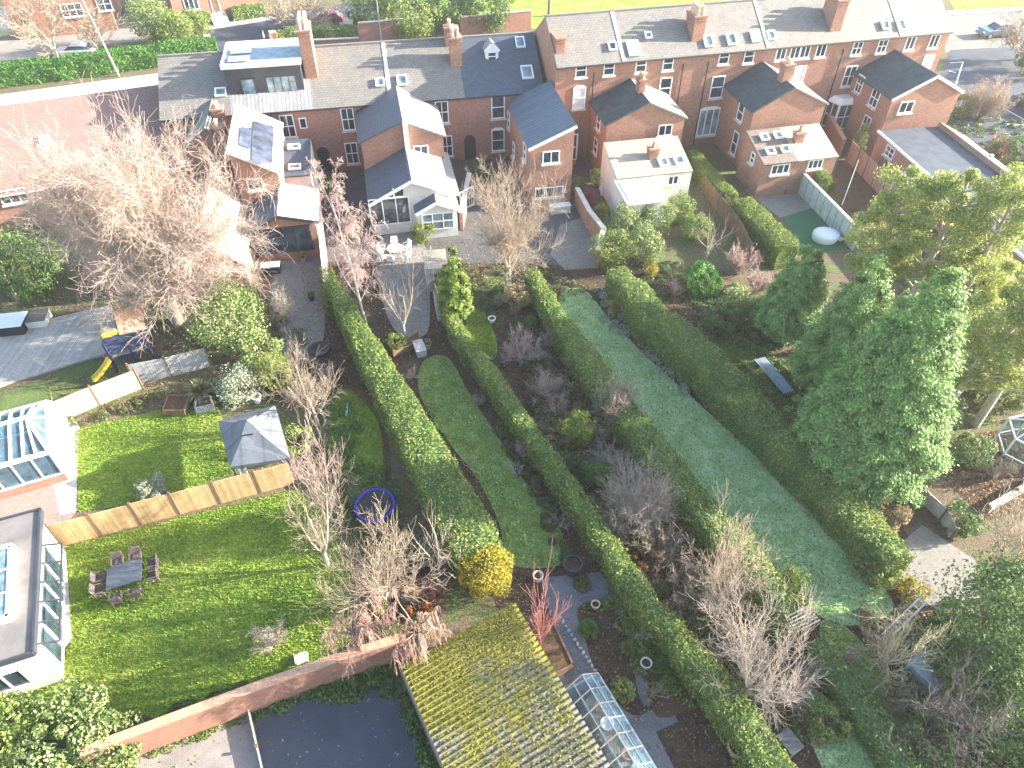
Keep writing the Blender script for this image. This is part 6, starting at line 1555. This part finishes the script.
_more = [(572, 362, 1.3, .9, 'twig_purple', 'dusky bare shrub right of the wide mauve one'), (560, 410, 1.2, .8, 'twig_pink', 'rosy bare shrub left of the bamboo'), (538, 425, 1.0, .7, 'twig_tan', 'thin tan shrub hugging the long narrow hedge'),
 (600, 430, 1.5, .9, 'twig_tan', 'straw coloured shrub right of the bamboo'), (585, 500, 1.1, .8, 'twig_purple', 'dark mauve shrub left of the round grey shrub'), (612, 535, 1.2, .9, 'twig_pink', 'russet shrub below the round grey shrub'),
 (640, 585, 1.1, .9, 'twig_tan', 'buff shrub beside the orange brown one'), (668, 618, 1.2, .9, 'twig_tan', 'golden brown shrub on the right of the long narrow hedge'), (735, 610, 1.2, 1.0, 'twig_tan', 'pale straw shrub left of the timber arch'),
 (712, 655, 1.3, 1.0, 'twig_pink', 'pinkish bare shrub left of the dense greyish tree'), (770, 735, 1.2, .9, 'twig_grey', 'grey bare shrub near the blue cart'), (745, 650, 1.0, .8, 'twig_olive', 'olive shoots under the dense greyish tree'),
 (500, 300, 1.0, .6, 'twig_tan', 'tan shoots left of the buff ball'), (550, 340, 1.1, .7, 'twig_pink', 'pinkish shoots against the bushy hedge'), (875, 640, 1.1, 1.0, 'twig_tan', 'pale tangled stems at the foot of the ladder'),
 (900, 700, 1.3, 1.1, 'twig_purple', 'brown purple thicket left of the grey trailer'), (850, 655, 1.0, .9, 'twig_grey', 'grey shoots at the lower end of the long lawn'), (945, 760, 1.3, 1.2, 'twig_tan', 'dry stems at the bottom edge below the dark tree'),
 (430, 480, .8, .5, 'twig_pink', 'low russet tuft beside the wide hedge'), (478, 400, .8, .5, 'twig_purple', 'small dusky shrub in the right border of the winding lawn'), (520, 450, .9, .6, 'twig_pink', 'small rosy shrub in the right border of the winding lawn'), (560, 520, .9, .6, 'twig_purple', 'dark small shrub near the black bowl')]
for i, (x, y, h_, r_, mt, lb) in enumerate(_more): twigbush(x, y, h_, r_, lb, mt, 60+i, 150, 5, r=.009)
# evergreen and leafy shrubs
shrub(228, 322, 4.0, 2.3, 'big yellow green evergreen beside the huge bare tree', 'lf_laurel', seed=1, size=.2, clumps=60)
shrub(262, 352, 2.6, 1.3, 'yellow green evergreen right of the silver shrub', 'lf_laurel', seed=2, size=.18, clumps=34)
shrub(238, 385, 2.0, 1.25, 'silver leaved shrub above the gazebo', 'lf_silver', seed=3, size=.12, clumps=60)
shrub(275, 372, 2.2, 1.0, 'sunny green shrub behind the gazebo', 'lf_hedge_y', seed=4, size=.13)
shrub(296, 440, 1.4, 1.1, 'green shrub to the right of the gazebo', 'lf_hedge', seed=5, size=.12)
shrub(152, 488, .9, .85, 'round sage green shrub by the golden fence', 'lf_silver', seed=6, size=.08, clumps=70, dens=2)
shrub(55, 742, 2.2, 2.5, 'large spreading laurel at the bottom left corner', 'lf_laurel', seed=7, size=.2, clumps=70)
shrub(105, 752, 1.7, 1.3, 'pale leaved laurel touching the red wall', 'lf_laurel', seed=8, size=.18, clumps=34)
shrub(-5, 735, 2.2, 1.8, 'darker laurel at the left edge below the garden room', 'lf_hedge', seed=9, size=.2, clumps=40)
shrub(485, 572, 2.2, 1.15, 'golden yellow shrub at the end of the wide hedge', 'lf_gold', seed=10, size=.13)
shrub(459, 545, 1.7, 1.1, 'bright green shrub behind the golden yellow shrub', 'lf_green', seed=11, size=.12)
shrub(418, 600, 1.0, .8, 'orange red shrub beside the mossy shed', 'lf_rust', seed=12, size=.1)
shrub(382, 606, .9, .5, 'yellow green shrub between the weeping trees', 'lf_hedge_y', seed=13, size=.1)
shrub(395, 640, .9, .5, 'small yellow green shrub under the weeping trees', 'lf_hedge_y', seed=14, size=.1)
shrub(370, 345, .7, .7, 'rusty pink low shrub at the foot of the birch', 'lf_rust', seed=15, size=.09)
shrub(396, 342, .8, .7, 'yellow green shrub by the top bed of the winding lawn', 'lf_hedge_y', seed=16, size=.1)
shrub(424, 232, 1.4, .9, 'green shrub in front of the white porch', 'lf_hedge_y', seed=17, size=.14)
shrub(352, 228, 1.4, .7, 'yellowish shrub left of the garden doors', 'lf_hedge_y', seed=18, size=.13)
shrub(329, 185, 2.4, .5, 'narrow green shrub in front of the left archway', 'lf_green', seed=19, size=.14)
shrub(481, 172, 2.2, .65, 'blue green shrub beside the lattice gate', 'lf_green', seed=20, size=.14)
shrub(577, 188, 1.6, .7, 'yellow green shrub at the corner of the metal roofed wing', 'lf_hedge_y', seed=21, size=.13)
shrub(588, 198, 1.3, .5, 'scarlet shrub between the left wings', 'lf_red', seed=22, size=.11)
shrub(598, 178, 1.5, .6, 'green shrub at the foot of the left pair wing', 'lf_hedge_y', seed=23, size=.13)
shrub(601, 214, 1.5, .7, 'yellow shrub above the curved brick wall', 'lf_gold', seed=24, size=.12)
shrub(622, 224, 2.6, 1.3, 'tall laurel left of the flat blue roof sheet', 'lf_laurel', seed=25, size=.16, clumps=34)
shrub(612, 250, 2.6, 1.3, 'dark laurel below the curved brick wall', 'lf_hedge', seed=26, size=.16, clumps=34)
shrub(655, 216, 2.6, 1.5, 'glossy laurel in front of the white extension', 'lf_laurel', seed=27, size=.16, clumps=34)
shrub(645, 246, 2.6, 1.4, 'broad laurel in the middle of the laurel group', 'lf_laurel', seed=28, size=.16, clumps=34)
shrub(680, 208, 2.2, 1.0, 'laurel at the corner of the white extension', 'lf_hedge', seed=29, size=.15)
shrub(697, 228, 2.0, 1.1, 'round domed shrub right of the laurels', 'lf_hedge', seed=30, size=.12, clumps=50)
shrub(705, 280, 2.2, 1.3, 'bright green laurel above the shady lawn', 'lf_green', seed=31, size=.17, clumps=30)
shrub(738, 300, 2.0, 1.0, 'yellow green laurel beside the first big conifer', 'lf_laurel', seed=32, size=.16, clumps=30)
shrub(722, 318, 1.8, 1.2, 'dark laurel at the top of the shady lawn', 'lf_dark', seed=33, size=.16, clumps=30)
shrub(614, 307, 1.0, .35, 'small bright yellow conifer at the top of the long lawn', 'lf_gold', seed=34, size=.09)
shrub(651, 268, 1.2, .45, 'small orange yellow shrub on the rough hedge', 'lf_gold', seed=35, size=.1)
shrub(530, 322, .7, .4, 'little bright green ball by the bushy hedge', 'lf_green', seed=36, size=.08)
shrub(516, 298, 1.7, .85, 'buff dried ball shaped shrub below the cream bare tree', 'lf_tan', seed=37, size=.09)
shrub(577, 430, 2.4, .75, 'yellow green bamboo clump', 'lf_hedge_y', seed=38, size=.15)
shrub(596, 475, 1.2, .7, 'fresh green shrub left of the round grey shrub', 'lf_green', seed=39, size=.11)
shrub(648, 560, .9, .8, 'orange brown low shrub in the overgrown strip', 'lf_rust', seed=40, size=.1)
shrub(735, 535, 1.4, .9, 'yellow green shrub painting sunlight where the bushy hedge meets the lawn', 'lf_hedge_y', seed=41, size=.11)  # yellow leaves stand in for a sunlit stretch of the hedge
shrub(790, 592, 1.6, 1.0, 'yellowish bush painting sunlight on the bushy hedge', 'lf_hedge_y', seed=42, size=.11)  # another stretch of hedge with sunlight painted as yellow leaves
shrub(620, 690, .8, .6, 'low green shrub right of the greenhouse', 'lf_hedge', seed=43, size=.09)
shrub(588, 630, .6, .45, 'small green mound by the stepping stones', 'lf_green', seed=44, size=.08)
shrub(628, 648, .5, .35, 'pale green mound beside the path bend', 'lf_hedge_y', seed=45, size=.08)
shrub(664, 664, .6, .4, 'small bright plant right of the stone urn', 'lf_green', seed=46, size=.08)
shrub(893, 515, 1.3, .9, 'buff and green shrub at the end of the rough hedge', 'lf_tan', seed=47, size=.11)
shrub(862, 520, 1.5, 1.0, 'green shrub between the big conifer and the rough hedge', 'lf_hedge', seed=48, size=.12)
shrub(912, 590, 1.0, .7, 'yellow shrub at the slab patio corner', 'lf_gold', seed=49, size=.1)
shrub(875, 570, 1.4, 1.0, 'green bush along the right of the long lawn', 'lf_hedge', seed=50, size=.12)
shrub(1003, 622, 5.0, 2.4, 'huge dark evergreen at the lower right', 'lf_dark', seed=51, size=.2, clumps=110)
shrub(985, 672, 3.0, 1.8, 'dark evergreen bush below the huge dark one', 'lf_dark', seed=52, size=.18, clumps=60)
shrub(1030, 720, 3.0, 2.0, 'dark bush in the bottom right corner', 'lf_dark', seed=53, size=.18, clumps=50)
shrub(960, 520, 1.2, 1.0, 'dark shrub at the corner of the bark yard', 'lf_dark', seed=54, size=.12)
shrub(970, 450, 1.8, 1.1, 'light yellow green shrub in the bark yard', 'lf_laurel', seed=55, size=.13)
shrub(925, 740, 1.4, 1.2, 'dim green shrub at the bottom right', 'lf_dark', seed=56, size=.12)
shrub(830, 720, 1.0, .9, 'blue green shrub on the narrow lawn edge', 'lf_hedge', seed=57, size=.11)
shrub(150, 22, 5.0, 2.3, 'tall pale green evergreen at the top left', 'lf_laurel', seed=58, size=.26, clumps=60)
shrub(175, 32, 3.6, 2.0, 'greyish green shrub by the hedge end', 'lf_hedge', seed=59, size=.24, clumps=40)
shrub(195, 26, 3.0, 1.7, 'dull green shrub left of the dark drive', 'lf_hedge', seed=60, size=.22, clumps=40)
shrub(372, 8, 5.0, 3.2, 'big dark laurel nearest the lamp post', 'lf_dark', seed=61, size=.3, clumps=60)
shrub(408, 14, 5.0, 3.2, 'big dark laurel with pale leaves behind the tall pinkish wall', 'lf_hedge', seed=62, size=.3, clumps=60)
shrub(445, 6, 5.0, 3.2, 'big dark laurel in the middle of the row', 'lf_dark', seed=63, size=.3, clumps=60)
shrub(485, 10, 4.6, 3.0, 'big dark laurel at the right of the row', 'lf_dark', seed=64, size=.3, clumps=60)
shrub(506, 6, 3.4, 1.3, 'yellow green treelet on a white trunk', 'lf_hedge_y', seed=65, size=.22)
shrub(22, 265, 4.0, 2.6, 'dark ivy bush at the left edge', 'lf_dark', seed=66, size=.2, clumps=60)
shrub(0, 272, 3.2, 1.4, 'lime green bush on the left edge', 'lf_hedge_y', seed=67, size=.17)
shrub(1015, 150, 2.0, 2.0, 'dark shrub right of the annex', 'lf_dark', seed=68, size=.2)
shrub(960, 105, 2.0, 1.3, 'green shrub at the corner of the right wing', 'lf_hedge', seed=69, size=.2)
shrub(862, 140, 3.0, .6, 'narrow climbing shrub by the right wing', 'lf_hedge', seed=70, size=.15)
shrub(830, 185, 1.2, .5, 'sunny shrub beside the grey green wall', 'lf_hedge_y', seed=71, size=.12)
shrub(765, 418, .8, .5, 'yellow green patch of shrub near the bench', 'lf_hedge_y', seed=72, size=.1)  # low shrub in yellow green leaf colour
shrub(1040, 60, 3.0, 2.4, 'dark bush beyond the parking court', 'lf_dark', seed=73, size=.25)
shrub(805, 295, 2.4, 1.4, 'yellow green shrub between the first conifer and the pines', 'lf_laurel', seed=74, size=.16)
shrub(870, 300, 2.4, 1.6, 'yellow green shrub under the left pine', 'lf_laurel', seed=75, size=.17)
shrub(960, 345, 2.6, 1.8, 'yellow green shrub under the middle pine', 'lf_laurel', seed=76, size=.17)
shrub(1005, 385, 2.6, 1.8, 'yellow green shrub under the right pine', 'lf_laurel', seed=77, size=.17)
# spiky plant
def spiky(px, py, r_, n, label, mat='lf_palm'):
    b = G(px, py); t = thing('spiky_plant', label, 'plant', b); g = np.random.default_rng(4); V = []
    for k in range(n):
        a = g.random()*6.283; e = g.uniform(.1, 1.4); L = r_*g.uniform(.7, 1.1); d = np.array([math.cos(a)*math.cos(e), math.sin(a)*math.cos(e), math.sin(e)]); s = np.array([-math.sin(a), math.cos(a), 0])*.035
        z = np.array([0, 0, .35]); p = z; m_ = z+d*L*.6; q = z+d*L+np.array([0, 0, -.3*L*math.cos(e)])
        V += [p-s*.6, p+s*.6, m_+s, m_-s, m_-s, m_+s, q+s*.1, q-s*.1]
    mesh_np('leaves', np.array(V), np.arange(len(V)).reshape(-1, 4), M[mat], t)
    m = MB(); m.tube([(0, 0, 0), (0, 0, .45)], [.1, .08], 8); m.build('trunk', M['bark'], t)
spiky(203, 398, 1.1, 260, 'spiky palm like plant beside the silver shrub')
# conifers
conifer(456, 320, 222, 1.15, 'slim bright green column conifer between the narrow gardens', 'lf_conifer_y', 1, 16000, .17, .5, h=5.8)
conifer(782, 334, 243, 2.3, 'left big conifer above the slatted bench', 'lf_conifer', 2, 60000, .15, .6)
conifer(824, 390, 256, 2.5, 'middle big conifer behind the slatted bench', 'lf_conifer', 3, 66000, .15, .6)
conifer(850, 468, 266, 3.9, 'largest conifer, a broad dark green cone at the right', 'lf_conifer', 4, 170000, .15, .72)
pine(846, 330, 180, 2.5, 'left pine of the three with yellow green tops', 2, .42, n=26000)
pine(888, 345, 182, 2.4, 'middle pine of the three with yellow green tops', 3, .42, n=26000)
pine(926, 360, 186, 2.6, 'right pine of the three with yellow green tops', 4, .40, n=26000)
pine(930, 425, 285, 2.3, 'low leaning pine in front of the other pines', 5, .35, n=20000, lean=(.18, .02))
pine(975, 425, 262, 2.4, 'pine cut by the right edge of the picture', 6, .3, n=20000)
# ================================================================= light, sky, camera
hz_ = bpy.data.meshes.new('haze'); hb = [(-160, -25, -1), (160, -25, -1), (160, 190, -1), (-160, 190, -1), (-160, -25, 36), (160, -25, 36), (160, 190, 36), (-160, 190, 36)]
hz_.from_pydata(hb, [], [(0, 3, 2, 1), (4, 5, 6, 7), (0, 1, 5, 4), (1, 2, 6, 5), (2, 3, 7, 6), (3, 0, 4, 7)]); ho = bpy.data.objects.new('haze', hz_); C.objects.link(ho); ho['kind'] = 'stuff'
hm = bpy.data.materials.new('haze'); hm.use_nodes = True; hn = hm.node_tree; hn.nodes.clear(); hv = hn.nodes.new('ShaderNodeVolumePrincipled'); hu = hn.nodes.new('ShaderNodeOutputMaterial')
hv.inputs['Color'].default_value = (.95, .96, 1, 1); hv.inputs['Density'].default_value = .0004; hv.inputs['Anisotropy'].default_value = .3
hn.links.new(hv.outputs[0], hu.inputs['Volume']); hz_.materials.append(hm)
EL, AZ = 18.5, 8.0     # sun: degrees above the horizon, degrees from +X towards +Y
w = bpy.data.worlds.new('World'); sc.world = w; w.use_nodes = True
nt = w.node_tree; bg = nt.nodes['Background']; sk = nt.nodes.new('ShaderNodeTexSky'); sk.sky_type = 'NISHITA'; sk.sun_disc = False
sk.sun_elevation = R(EL); sk.sun_rotation = R(90-AZ); sk.air_density = 1.0; sk.dust_density = 1.5; sk.ozone_density = 1.0
nt.links.new(sk.outputs[0], bg.inputs[0]); bg.inputs[1].default_value = .13
sl_ = bpy.data.lights.new('sun', 'SUN'); sl_.energy = 5.0; sl_.angle = R(.55); sl_.color = (1, .92, .80)
so = bpy.data.objects.new('sun', sl_); C.objects.link(so)
sd_ = Vector((math.cos(R(EL))*math.cos(R(AZ)), math.cos(R(EL))*math.sin(R(AZ)), math.sin(R(EL))))
so.rotation_euler = sd_.to_track_quat('Z', 'Y').to_euler(); so.location = (40, 0, 40)
cd = bpy.data.cameras.new('camera'); co = bpy.data.objects.new('camera', cd); C.objects.link(co); sc.camera = co
cd.sensor_fit = 'HORIZONTAL'; cd.sensor_width = 36; cd.lens = 36*FPX/1024; cd.clip_end = 1000; cd.clip_start = .1
co.location = (0, 0, CH); co.rotation_euler = (R(90)-PITCH, 0, 0)
vs = sc.view_settings; vs.view_transform = 'Standard'; vs.look = 'None'; vs.gamma = 1; vs.exposure = 2.4; vs.use_curve_mapping = False
sc.cycles.use_denoising = True
sc.cycles.use_adaptive_sampling = True; sc.cycles.adaptive_threshold = .02
sc.cycles.max_bounces = 6; sc.cycles.diffuse_bounces = 3; sc.cycles.transparent_max_bounces = 12; sc.cycles.glossy_bounces = 3
